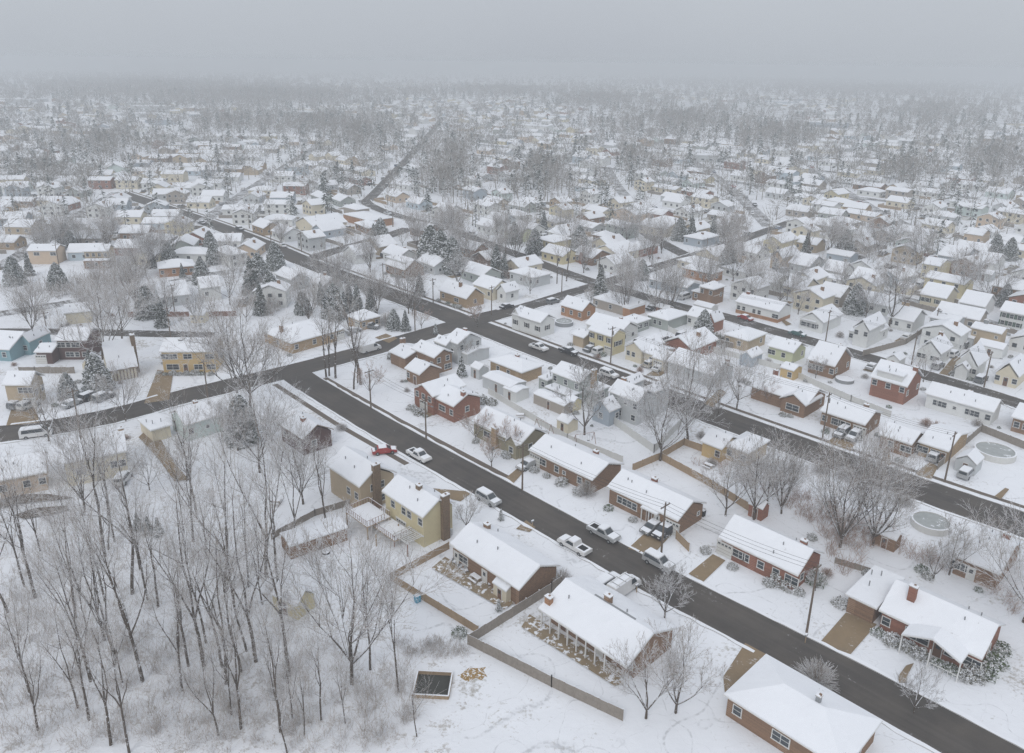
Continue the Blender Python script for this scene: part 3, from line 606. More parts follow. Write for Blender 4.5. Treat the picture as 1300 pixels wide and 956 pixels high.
H60 = h('siding_house', 'gray two-storey house with a flat snowy roof left of the tan box house', 'pale_gray', [((1180,402),(1215.6,411),(1224.5,403),5.2,.8,'A','w..w/....','.',[(-.6,0,.8,'metal')])])
H61 = h('siding_house', 'tan two-storey box house with small windows near the right edge', 'tan', [((1234,414.7),(1272,425),(1280,417.6),5.2,.9,'A','s..s/..W.','.',[(-.3,0,1.2,'metal')])])
H62 = h('siding_house', 'white single-storey house half behind the great bare oak', 'white', [((1130,400),(1160,410),(1170,399),3.0,2.6,'A','ww.w','.',[])])
H63 = h('siding_house', 'white cape house with two dark dormers beyond the blue-gray gable', 'white', [((1238,330),(1263.6,335.8),(1270,327),3.0,2.6,'A','w.w.','.',[])])
H64 = h('siding_house', 'tan two-storey brick-like house at the far right upper block', 'peach', [((1223.8,296),(1247.5,300),(1254,294.4),4.6,1.8,'A','w..w','.',[])])
H65 = h('siding_house', 'pale green house behind the flat-topped snowy evergreen', 'mint', [((1265,303.7),(1295,309),8,3.0,2.0,'A','w.w','',[])])
H66 = h('brick_house', 'dark brick house with a pointed snowy roof left of a tan block', 'brick_brown', [((1152.8,300.3),(1164.6,306),(1173,301),4.0,2.2,'B','w','.',[])])
H68 = h('brick_house', 'low brick hall under a wide snow roof by the right edge', 'brick_brown', [((1259.4,362),(1298.3,370),(1312,360),2.8,2.0,'A','w.w.','',[])])
H69 = h('siding_house', 'tan house behind two bare trees in the upper right block', 'tan', [((1010,306),(1037,312),9,3.2,2.0,'A','w.w','.',[])])
H70 = h('siding_house', 'dark slate blue house under a flat snowy roof', 'blue_gray', [((1052,320),(1080,327),8,3.6,1.2,'A','w.w','.',[])])
H72 = h('siding_house', 'white two-storey gabled house with a dark chimney below the upper street', 'white', [((394.6,357.7),(410,364.5),(437,359),5.2,2.0,'A','w.w/w','.w.',[(-.2,0,1.1,'brick_brown')])], near=True)
H73 = h('siding_house', 'white and brick cape house with a row of five small dormers', 'brick_brown', [((489,335),(513.8,343.5),(527.7,334.6),3.0,3.0,'A','w.w.w','.',[]), ((491,326),(514,334),3,5.0,.4,'F','sssss','',[],'white')], near=True, shrubs=3)
H74 = h('siding_house', 'white cape house with a pale yellow glazed bay to the street', 'white', [((445,318),(451.5,325.4),(477,320),3.2,3.0,'B','.','w',[])], near=True)
H75 = h('siding_house', 'tan steep-roofed house behind the white cape and its yellow bay', 'tan', [((473,306),(481,314.6),(504.6,310),3.2,3.0,'B','.','w.',[])], near=True)
H76 = h('siding_house', 'long cream house with parked snowy cars in front in the upper middle', 'cream', [((386,280),(397.4,288.5),(440.6,281.8),3.0,3.0,'B','s','....',[])], near=True)
H79 = h('brick_house', 'wide brick church hall with a small raised roof', 'brick_orange', [((437,271.5),(470,281),(495,275),3.2,1.2,'H','....','..',[]), ((440,262),(452,267),8,5.0,1.6,'H','','',[],'taupe')])
H80 = h('brick_house', 'tan brick house with a thick dark chimney on the front roof by the big crossroads', 'brick_tan', [((557.7,368.5),(592,380.5),(607,371.5),2.9,2.8,'A','w.W.','w',[(.1,-.25,1.6,'brick_brown')])], near=True, shrubs=4)
H81 = h('siding_house', 'pale green-cream house with a white gabled entry by the crossroads', 'cream', [((601.5,360.8),(624.6,369),(637,358.5),3.4,2.5,'A','w.w','w',[]), ((629,368.5),(642,372.5),(651,365),3.2,2.2,'B','w','w',[],'white')], near=True)
H82 = h('siding_house', 'pale gray hip-roofed house on the corner beyond the bare twin trees', 'pale_gray', [((646,344.6),(677,353.5),(694,346),3.4,1.6,'H','w.w.w','w.',[])], near=True)
H83 = h('brick_house', 'dark brick gabled house among snowy evergreens', 'brick_brown', [((583.8,313.8),(603,319),(617,314),3.2,2.3,'A','w.','.',[(.7,.5,1.0)])])
H84 = h('siding_house', 'dark brown steep-roofed cottage before the dark brick gabled house', 'dark_brown', [((601.5,325),(618.5,331.5),(625,323),2.9,2.4,'B','w','.',[])])
H85 = h('siding_house', 'deep yellow two-storey hip-roofed house beside the snow-lined street', 'yellow', [((677,303),(703,308.5),(722,302),5.2,1.5,'H','w.w./.g.','..',[])])
H86 = h('siding_house', 'lime green house seen between thin bare trees', 'lime', [((644,291),(660,296.5),(675,292),4.0,1.6,'A','w','.',[])])
H87 = h('brick_house', 'brick and white house with a tall front chimney and a white sun room', 'brick_brown', [((730.8,320.8),(752,328.4),(774,322),2.9,2.2,'A','w.','www',[(.0,-1.0,1.5)])])
H88 = h('siding_house', 'cream steep-gabled house behind two parked cars', 'cream', [((768,313),(784,324),(803,315),3.0,2.6,'B','','.w',[])])
H89 = h('brick_house', 'red brick hip-roofed house right of the steep cream gable', 'brick_red', [((801.5,311.5),(813,317),(829,309.5),3.2,2.0,'H','w.','w.',[])])
H90 = h('brick_house', 'brown brick hip-roofed house behind the sun room house', 'brick_brown', [((749,298.5),(767.7,301.5),(778,297),3.4,1.6,'H','w.w','.',[])])
H91 = h('siding_house', 'long cream house with a dark brown gabled end', 'cream', [((815,284),(846,292),(858,285),3.4,2.0,'A','w.w.w','',[])])
H92 = h('siding_house', 'light blue-gray house with a brown chimney on the upper corner lot', 'blue_gray', [((872,299),(892,305),(908,298),3.2,1.6,'H','w.w','',[(.3,-.3,1.2,'brick_brown')])])
H94 = h('siding_house', 'peach-coloured wide gabled house in the upper middle', 'peach', [((782,266.6),(808,273.5),(823,269),3.6,2.4,'B','w.w','..',[])])
H95 = h('brick_house', 'dull maroon house joined behind the peach gabled house', 'brick_red', [((824,268),(841,274),(850,270),3.0,2.0,'A','w','.',[])])
# left part of the picture: the streets bend, houses follow their own fronts
H96 = h('timbered_house', 'half-timbered house with a huge steep snow roof and tall brown chimney', 'cream', [((137,473),(176,466),9.5,2.6,5.6,'A','','',[])], yaw='own', near=True, trim='trim_brown', chm='brick_brown')
H97 = h('siding_house', 'dark maroon two-storey house with a lower garage wing', 'maroon', [((68.5,433),(110,433),8.5,5.0,1.8,'A','WwW./.Www','',[]), ((44,447),(66,448),7,3.0,1.0,'A','g.','',[])], yaw='own', near=True, trim='trim_white')
H98 = h('siding_house', 'teal blue house with white trim at the left edge', 'teal', [((-22,443),(12,445),12,3.0,2.6,'A','.w','.w',[]), ((26,435),(37,435),8,3.4,1.9,'B','w','w',[])], yaw='own', near=True)
H99 = h('siding_house', 'tan two-storey house with a dark garage mouth and two snowy cars before it', 'tan', [((2,490),(38.5,490),(54,477),5.2,2.0,'A','...WW/...g','.w.w',[])], yaw='own', near=True)
H100 = h('siding_house', 'long ochre two-storey house with four window bays and a snowy roof', 'ochre', [((201.5,447.7),(271.5,447.4),8.5,5.2,2.0,'A','WW.W..W/.b.d.W.W','w',[(-.35,-.2,.5,'metal'),(-.3,-.1,.5,'metal')])], yaw='own', near=True, shrubs=7)
H101 = h('siding_house', 'mint green cottage with a brown chimney below the left street', 'mint', [((214.7,525),(234.5,541.5),(293.8,526),3.5,2.0,'B','w.w','w.s.w',[(-.3,0,.9,'brick_brown')]), ((167,535),(191,548),(217,538),2.6,.5,'F','','',[],'cream')], near=True)
H102 = h('siding_house', 'wide beige house behind the wood at the left with a white jeep beside it', 'cream', [((78,590),(162,574),9,4.6,2.0,'A','.w...ww','',[(.9,.3,.8,'brick_tan')]), ((-6,606),(60,600),8,3.4,2.0,'A','w..w.w','',[],'peach')], near=True, yaw='own')
H103 = h('brick_house', 'wide low tan brick house under a dome of snow, above the left street', 'brick_tan', [((335,421),(369.4,437),(441.5,418),2.8,2.2,'H','w','w.w.wg',[(-.1,-.75,1.6,'brick_brown')])], yaw=R(-42), near=True)
H104 = h('brick_house', 'tan brick house with parked snowy cars left of the big crossroads', 'brick_tan', [((438.5,401.5),(457,408.5),(484,401.5),2.8,1.9,'H','.g','w.w',[])], near=True)
H105 = h('siding_house', 'wide gray-white house with a long snow roof facing the back gardens', 'pale_gray', [((190,362),(202.3,379),(241,372),3.0,2.4,'B','','w.w.s',[]), ((243,360),(254,367),(280,361.5),4.2,2.6,'B','w','w.',[],'white')], yaw=R(-60), near=True)
H106 = h('brick_house', 'orange brick hip-roofed house before a row of small evergreens', 'brick_orange', [((186,335),(200,342),(246,333),3.0,1.8,'H','','w.w.ww',[])], yaw=R(-65), near=True)
H107 = h('siding_house', 'low beige barn-like house by the snowy lane at the left', 'cream', [((70,389),(81,399),(117,391.5),3.2,1.4,'B','','..',[])], yaw=R(-65), near=True)
H108 = h('siding_house', 'tan two-storey house with a long white porch roof above the left lane', 'tan', [((104.6,320),(137.7,319.5),(148.5,314),5.2,1.8,'A','wwww/','..',[]), ((104,332),(137.7,331),3,2.8,.6,'F','www','',[],'brick_brown')], yaw='own', near=True)
H109 = h('siding_house', 'tan two-storey house left of the porch-roofed one, beside the tyre-tracked lane', 'peach', [((33,319),(71,319),(84,313),4.8,1.6,'A','.W..W/','..',[])], yaw='own', near=True)
H110 = h('siding_house', 'white hip-roofed house with snowy bushes below the upper left street', 'white', [((278,316),(291,325),(312,320),4.6,1.6,'H','w/','ww/ww',[])], near=True)
H112 = h('garden_shed', 'cream garden shed with dark openings at the end of a reddish fence', 'cream', [((240,400.5),(259.5,401),3.5,2.2,.8,'A','s.s','',[])], yaw='own', cat='shed')
H113 = h('siding_house', 'white gabled house among evergreens left of the white two-storey one', 'pale_gray', [((355,347),(369,356.5),(388,349),3.6,2.0,'A','w.','w',[])], near=True)
H114 = h('siding_house', 'tan-fronted house behind bare branches beside the second street', 'tan', [((890,560),(916.5,572),(938,556),2.8,1.5,'A','..w','',[],'ochre'), ((917,566),(950,577),8,2.9,1.3,'H','w.w','',[])], near=True)
H115 = h('siding_house', 'olive brown house with a broad stone chimney and curving garden edge', 'olive', [((600,535),(660.5,566),(700,551),3.0,2.1,'A','.W..w','.w..',[(.0,-1.0,1.2,'brick_tan')]), ((642,560),(655,567),4,2.9,1.6,'B','w','',[])], near=True, shrubs=3)
# a house of which only the snowy hip roof shows at the lower edge
c = at(972, 832, 2.8); ex = Vector((math.cos(A0), math.sin(A0), 0)); ey = Vector((-math.sin(A0), math.cos(A0), 0))
c = c + ex * 7 - ey * 4.7
root = thing('brick_house', 'brick house with a low snowy hip roof beside the street at the lower edge', 'house', (c.x, c.y, 0), A0); HC.append((c.x, c.y, 9))
b = MB(); gable_wall(b, 13.2, 8.6, 2.8, 1.6, 'H', 'brick_brown'); b.build('wall', root); b = MB(); roof_mesh(b, 14, 9.4, 2.8, 1.6, 'H'); b.build('roof', root)
spec_face(root, 'w.W.w', 13.2, 4.3, 'S', 2.8, 0, 0, True); spec_face(root, 'w..w', 13.2, 4.3, 'N', 2.8, 0, 0, True); spec_face(root, '.w.', 8.6, 6.6, 'E', 2.8, 0, 0, True)
chimney(root, 1.5, 0.4, 4.2, 5.4, 'metal', 0.5, 0.5)
# ---- features of the nearest houses
def porch(root, x0, x1, y, d, z, n, mat='trim_white', floor='patio'):
    b = MB(); b.box(((x0 + x1) / 2, y - d / 2, z), (x1 - x0, d, 0.16), mat); b.box(((x0 + x1) / 2, y - d / 2, z + 0.15), (x1 - x0 - .06, d - .06, 0.16), 'snow_roof'); b.build('porch_roof', root)
    for i in range(n):
        b = MB(); xx = x0 + 0.2 + (x1 - x0 - 0.4) * i / (n - 1); b.box((xx, y - d + 0.15, z / 2), (0.14, 0.14, z - 0.1), mat); b.build('post', root)
def rail(b, p, q, z0, h, mat, n=None):
    p, q = Vector(p), Vector(q); L = (q - p).length; n = n or max(2, int(L / 0.5)); t = (q - p).normalized(); rz = math.atan2(t.y, t.x); m = (p + q) / 2
    b.box((m.x, m.y, z0 + h), (L, 0.09, 0.07), mat, rz)
    for i in range(n + 1):
        w_ = p.lerp(q, i / n); b.box((w_.x, w_.y, z0 + h / 2), (0.06, 0.06, h), mat, rz)
# big ranch: posts of the back porch
def dims(root, which='roof'):
    o = [c for c in root.children if c.name.startswith('roof')][0]; xs = [v.co.x for v in o.data.vertices]; ys = [v.co.y for v in o.data.vertices]
    return max(xs), max(ys)
a, b_ = dims(H6)
for o in H6.children:                                   # the back wall stands back under the eave, which rests on posts
    if o.name.startswith('wall'):
        for v in o.data.vertices:
            if v.co.y < -1: v.co.y += 1.7
    elif o.location.y < -b_ + 1 and not o.name.startswith(('roof', 'chimney')): o.location.y += 1.7
for i in range(8):
    b = MB(); b.box((-a + .5 + i * (2 * a - 4) / 7, -b_ + .25, 1.42), (.15, .15, 2.86), 'trim_white'); b.build('post', H6)
a, b_ = dims(H2); porch(H2, a * .05, a * 0.5, -b_ + 0.45, 1.0, 2.72, 3)
a, b_ = dims(H4)
b = MB(); y0 = -b_ + 0.4
for i in range(1): roof_mesh(b, 7.0, 3.0, 2.78, 1.4, 'B', 1.2, -b_ - 1.1)
b.build('porch_roof', H4)
for xx in (-2.2, 1.2, 4.6):
    b = MB(); b.box((xx, -b_ - 2.4, 1.35), (0.14, 0.14, 2.7), 'trim_white'); b.build('post', H4)
b = MB(); rail(b, (1.4, -b_ - 2.4, 0), (4.6, -b_ - 2.4, 0), 0.1, 0.8, 'trim_white'); b.build('railing', H4)
# yellow house: deck and pergola
a, b_ = dims(H8)
dk = MB(); dk.box((-a - 0.2, -b_ - 2.6, 2.3), (6.0, 4.4, 0.2), 'fence_wood'); dk.box((-a - 0.2, -b_ - 2.6, 2.44), (5.8, 4.2, 0.1), 'snow_soft'); dk.box((a * .1 - 1, -b_ - 1.6, 1.6), (6.0, 3.4, 0.2), 'fence_wood'); dk.box((a * .1 - 1, -b_ - 1.6, 1.74), (5.8, 3.2, 0.1), 'snow_soft'); dk.build('deck', H8)
dk = MB(); x0, x1, y0, y1 = -a - 3.1, -a + 2.7, -b_ - 4.7, -b_ - 0.5
for p, q in (((x0, y0, 0), (x1, y0, 0)), ((x0, y0, 0), (x0, y1, 0)), ((x1, y0, 0), (x1, y1 - 1, 0)), ((x0, y1, 0), (x1, y1, 0))): rail(dk, p, q, 2.4, 0.95, 'fence_red')
rail(dk, (a * .1 - 4, -b_ - 3.3, 0), (a * .1 + 2, -b_ - 3.3, 0), 1.7, 0.9, 'fence_red'); rail(dk, (a * .1 + 2, -b_ - 3.3, 0), (a * .1 + 2, -b_, 0), 1.7, 0.9, 'fence_red'); dk.build('deck_railing', H8)
for xx in (x0, x1, -a + 5):
    for yy in (y0, y1):
        dk = MB(); dk.box((xx, yy, 1.1), (0.16, 0.16, 2.2), 'fence_wood'); dk.build('deck_post', H8)
dk = MB()
for i in range(9): dk.box((a - 3.6 + i * 0.42, -b_ - 1.4, 2.35), (0.1, 3.2, 0.14), 'trim_white')
for yy in (-b_ - 2.8, -b_ + 0.1): dk.box((a - 1.9, yy, 2.22), (3.8, 0.12, 0.12), 'trim_white')
for xx in (a - 3.6, a - 0.2): dk.box((xx, -b_ - 2.8, 1.1), (0.13, 0.13, 2.2), 'fence_red')
dk.build('pergola', H8)
# half timbering on the tudor house: beams on both gables and a tall chimney
a, b_ = dims(H96); zt = 2.5
tb = MB()
for i in range(-3, 4):
    y = i * b_ / 4.0; hgt = 2.5 + 5.4 * (1 - abs(y) / b_) - 0.2; tb.box((a - .36, y, hgt / 2), (0.1, 0.2, hgt), 'door_brown')
for z in (2.5, 4.4, 6.0): tb.box((a - .36, 0, z), (0.12, 2 * (b_ - .5) * (1 if z < 3 else .62 if z < 5 else .3), 0.2), 'door_brown')
tb.build('timber_beams', H96)
tb = MB()
for i in range(-4, 5): tb.box((i * a / 4.6, -b_ + .36, 1.2), (0.2, 0.1, 2.4), 'door_brown')
tb.build('timber_beams', H96)
chimney(H96, a + 0.1, -.8, 0, 9.4, 'chimney_brown', 0.9, 1.4)
b = MB(); a, b_ = dims(H6); b.box((1.0, .25, 2.9 + 2.1 + .27), (a * .9, .28, .08), 'metal'); b.build('ridge_vent', H6)
# ---------------------------------------------------------------- trees
def bare_tree(seed, H, fork, limbs, spread, lean=0.0, twig=0.016, dens=(5, 4, 3), lead=True, droop=0.0, up=0.25, r0=None):
    g = random.Random(seed); W = [[], [], [], []]; T = [[], [], [], []]
    def seg(L, p, q, a, b): L[0].append(tuple(p)); L[1].append(tuple(q)); L[2].append(a); L[3].append(b)
    def rv(s=1.0): return Vector((g.uniform(-1, 1), g.uniform(-1, 1), g.uniform(-1, 1))) * s
    def grow(p, d, L, r, lev):
        n = dens[min(lev, len(dens) - 1)]
        last = lev >= len(dens)
        if last:
            q = p + d * L * 0.5; d2 = (d + rv(0.35) + Vector((0, 0, up * .6 - droop))).normalized(); e = q + d2 * L * 0.5
            seg(T, p, q, twig, twig * .8); seg(T, q, e, twig * .8, twig * .4)
            return
        st = L / n
        for i in range(n):
            d = (d + rv(0.16) + Vector((0, 0, up * 0.35 - droop * lev * .3))).normalized(); q = p + d * st; rn = max(twig, r * (1 - 0.75 * (i + 1) / n))
            seg(W if lev <= 1 else T, p, q, max(twig, r * (1 - 0.75 * i / n)), rn)
            if i > 0 or lev > 0:
                for _ in range(2):
                    ax = d.orthogonal().normalized(); ax.rotate(Matrix.Rotation(g.uniform(0, 6.28), 3, d)); an = R(g.uniform(22, 55))
                    cd = (d * math.cos(an) + ax * math.sin(an)).normalized()
                    grow(q, cd, L * g.uniform(0.38, 0.6) * (1 - 0.35 * i / n), rn * 0.62, lev + 1)
            p = q
        grow(p, d, L * 0.4, r * 0.25, max(lev + 1, 2))
    r0 = r0 or 0.014 * H + 0.05; p = Vector((0, 0, -0.2)); d = Vector((lean, 0, 1)).normalized(); k = 6
    for i in range(k):
        d = (d + Vector((g.uniform(-.05, .05), g.uniform(-.05, .05), 0.02))).normalized(); q = p + d * (H * fork / k); seg(W, p, q, r0 * (1 - .35 * i / k), r0 * (1 - .35 * (i + 1) / k)); p = q
        if fork > .4 and i > 2 and g.random() < .5:
            a_ = g.uniform(0, 6.28); grow(q, Vector((math.cos(a_), math.sin(a_), .9)).normalized(), H * .13, r0 * .22, 1)
    for j in range(limbs):
        a_ = 6.283 * j / limbs + g.uniform(-.5, .5); s_ = R(g.uniform(*spread)); dd = Vector((math.cos(a_) * math.sin(s_), math.sin(a_) * math.sin(s_), math.cos(s_)))
        grow(p - d * g.uniform(0, H * fork * 0.15), dd, H * (1 - fork) * g.uniform(.75, 1.0), r0 * .5, 0)
    if lead: grow(p, d, H * (1 - fork), r0 * .6, 0)
    tm = np_mesh('trunk', *prisms(*W, n=5), ['bark']); cm = np_mesh('crown', *prisms(*T, n=3), ['twigs'])
    return tm, cm, H
def leaf_mesh(name, P, size, mat, g, flat=0.5):
    P = np.asarray(P, float); n = len(P); a = g.normal(size=(n, 3)); a[:, 2] *= flat; a /= np.linalg.norm(a, axis=1, keepdims=True)
    b_ = np.cross(a, g.normal(size=(n, 3))); b_ /= np.linalg.norm(b_, axis=1, keepdims=True); s_ = (size * g.uniform(.6, 1.4, n))[:, None]
    V = np.stack([P - a * s_ * .5 - b_ * s_ * .3, P + a * s_ * .7, P - a * s_ * .4 + b_ * s_ * .45], axis=1).reshape(-1, 3)
    return np_mesh(name, V, np.arange(3 * n).reshape(-1, 3), [mat])
def spruce(seed, H, wd, n, mat='needles', size=0.35, layers=9, fluffy=.35, round_=False):
    g = np.random.default_rng(seed); lay = g.integers(0, layers, n); t = (lay + g.beta(1.2, 2.5, n)) / layers; t = t ** 0.9
    rmax = wd * (1 - t) ** 0.85 * (1 + .12 * np.sin(lay * 2.3)); rmax = np.where(round_, wd * (1 - t ** 2.0) ** .75 * (1 + .22 * np.sin(lay * 3.1)), rmax); az = g.uniform(0, 6.283, n); nb = 7 + (lay * 3) % 5
    az = (np.round(az / 6.283 * nb) + g.normal(0, .2, n)) / nb * 6.283; rr = rmax * np.sqrt(g.uniform(.05, 1, n))
    z = .06 * H + t * H * .94 - rr * fluffy * .5 + g.normal(0, .08, n)
    P = np.stack([rr * np.cos(az), rr * np.sin(az), z], 1); cm = leaf_mesh('crown', P, size, mat, g, .45)
    tb = MB(); tb.cyl((0, 0, -.1), (0, 0, H * .9), H * .018 + .04, .03, 'bark_dark', 6); return tb.mesh('trunk'), cm, H
def bush(seed, rx, hz_, n, mat='shrub_leaves', size=.16):
    g = np.random.default_rng(seed); d = g.normal(size=(n, 3)); d[:, 2] = np.abs(d[:, 2]); d /= np.linalg.norm(d, axis=1, keepdims=True)
    lump = 1 + .18 * np.sin(d[:, 0] * 5 + seed) * np.cos(d[:, 1] * 6) + .1 * np.sin(d[:, 2] * 9 + seed); rr = g.uniform(.55, 1, n) ** .4 * lump
    P = d * rr[:, None] * np.array([rx, rx, hz_]); return leaf_mesh('foliage', P, size, mat, g, .8)
def twig_bush(seed, rx, hz_, n, mat='twigs', r=.011):
    g = np.random.default_rng(seed); d = g.normal(size=(n, 3)); d[:, 2] = np.abs(d[:, 2]) * .9 + .12; d /= np.linalg.norm(d, axis=1, keepdims=True); s_ = np.array([rx, rx, hz_])
    P0 = d * s_ * g.uniform(.0, .35, n)[:, None]; P1 = d * s_ * g.uniform(.5, .72, n)[:, None] + g.normal(0, .08, (n, 3)); P2 = P1 + (d * s_ * .35 + g.normal(0, .22, (n, 3)) * rx * .5); P3 = P1 + (d * s_ * .3 + g.normal(0, .3, (n, 3)) * rx * .5)
    P = [np.concatenate([P0, P1, P1]), np.concatenate([P1, P2, P3])]; r0 = np.full(3 * n, r); return np_mesh('twigs', *prisms(P[0], P[1], r0, r0 * .6), [mat])
TREES = {}
for i in range(7): TREES['wood', i] = bare_tree(11 + i, 21, (.42, .3, .5)[i % 3], 2 + i % 2, (8, 24), 0.03 * (i - 3), .013, (4, 3, 2), up=.26 + .03 * (i % 3), r0=.25)
for i in range(4): TREES['oak', i] = bare_tree(31 + i, 15, .2, 5 + i % 2, (28, 58), 0.02 * i, .018, (5, 4, 3), up=.2)
for i in range(2): TREES['vase', i] = bare_tree(41 + i, 15, .12, 7, (14, 46), 0.0, .019, (6, 4, 2), up=.34)
for i in range(2): TREES['poplar', i] = bare_tree(51 + i, 17, .5, 2, (10, 25), 0.0, .02, (4, 2, 2), up=.3)
for i in range(3): TREES['small', i] = bare_tree(61 + i, 6, .2, 5, (20, 55), 0.0, .013, (4, 3, 3), up=.2)
for i in range(3): TREES['spruce', i] = spruce(71 + i, 9 + i, 2.7, 4200, size=.42, fluffy=.6, layers=7 + i)
for i in range(2): TREES['cedar', i] = spruce(81 + i, 10, 3.9, 6500, 'needles_snowy', .42, 6, .7, True)
TREES['tiny_pine', 0] = spruce(91, 3.2, .9, 900, 'needles_snowy', .25, 7)
def recol(me, mat):
    m2 = me.copy(); m2.materials.clear(); m2.materials.append(MATS[mat]); return m2
t_, c_, h_ = TREES['small', 0]; TREES['rusty', 0] = (t_, recol(c_, 'twigs_rusty'), h_)
for k in ('small', 'oak'):
    t_, c_, h_ = TREES[k, 1]; TREES[k + '_white', 0] = (t_, recol(c_, 'twigs_snowy'), h_)
TREECOUNT = [0]; TC = []
def tree(kind, loc, H, label, group=None, rz=None, name=None, wide=1.0):
    n = max(j for k, j in TREES if k == kind) + 1; i = rnd.randrange(n); tm, cm, h0 = TREES[kind, i]; s_ = H / h0
    nm = name or {'wood': 'bare_tree', 'oak': 'bare_tree', 'vase': 'bare_tree', 'poplar': 'bare_tree', 'small': 'small_tree', 'spruce': 'spruce_tree', 'cedar': 'evergreen_tree', 'tiny_pine': 'young_pine_tree', 'rusty': 'small_tree', 'small_white': 'small_tree', 'oak_white': 'bare_tree'}[kind]
    root = thing(nm, label, 'tree', loc, rnd.uniform(0, 6.28) if rz is None else rz, group, (s_ * wide, s_ * wide, s_))
    link('trunk', tm, root); link('crown', cm, root); TREECOUNT[0] += 1; TC.append((loc[0], loc[1])); return root
WG = 'bare trees of the snowy wood'
for q in [('wood', 45, 759, 19, 'forked bare tree in front of the wide beige house, trunk splitting low down'), ('wood', 133, 706, 22, 'tall straight bare tree nearest to the white jeep by the beige house'),
          ('wood', 168, 754, 21, 'tall forked bare tree between the white jeep and the low evergreens'), ('wood', 181, 865, 20, 'slender bare tree leaning left at the lower edge, under the evergreen shrubs'),
          ('wood', 201, 771, 15, 'short thin forked tree just below the low evergreen shrubs'), ('wood', 259, 845, 22, 'tall leaning bare tree in the middle of the wood with a Y-shaped top'),
          ('wood', 285, 751, 20, 'tall bare tree below the steep lane beside the mint cottage'), ('wood', 325, 840, 22, 'thick dark-trunked tree at the right part of the wood'),
          ('wood', 115, 865, 17, 'bare tree with two wide forks at the lower edge, left of centre of the wood'), ('wood', 133, 813, 16, 'slanting bare tree amid fallen branches in the wood'),
          ('wood', 287, 868, 18, 'curving bare tree beside the open snow at the lower edge of the wood'), ('wood', 338, 732, 23, 'tall bare tree at the wood margin below the dark maroon house'),
          ('wood', 354, 748, 18, 'bare tree left of the cream shed roof in the clearing'), ('wood', 415, 670, 15, 'bare tree standing beside the long snowy ramp of the tan house'),
          ('wood', 375, 685, 15, 'small crooked bare tree before the low lean-to shed'), ('wood', 368, 858, 19, 'bare tree with crossing boughs below the cream shed'),
          ('oak', 447, 868, 17, 'great many-stemmed bare tree between the wood and the fenced lawn'), ('wood', 470, 850, 15, 'lower many-stemmed tree touching the great one by the fenced lawn')]:
    tree(q[0], at(q[1], q[2]), q[3], q[4], WG)
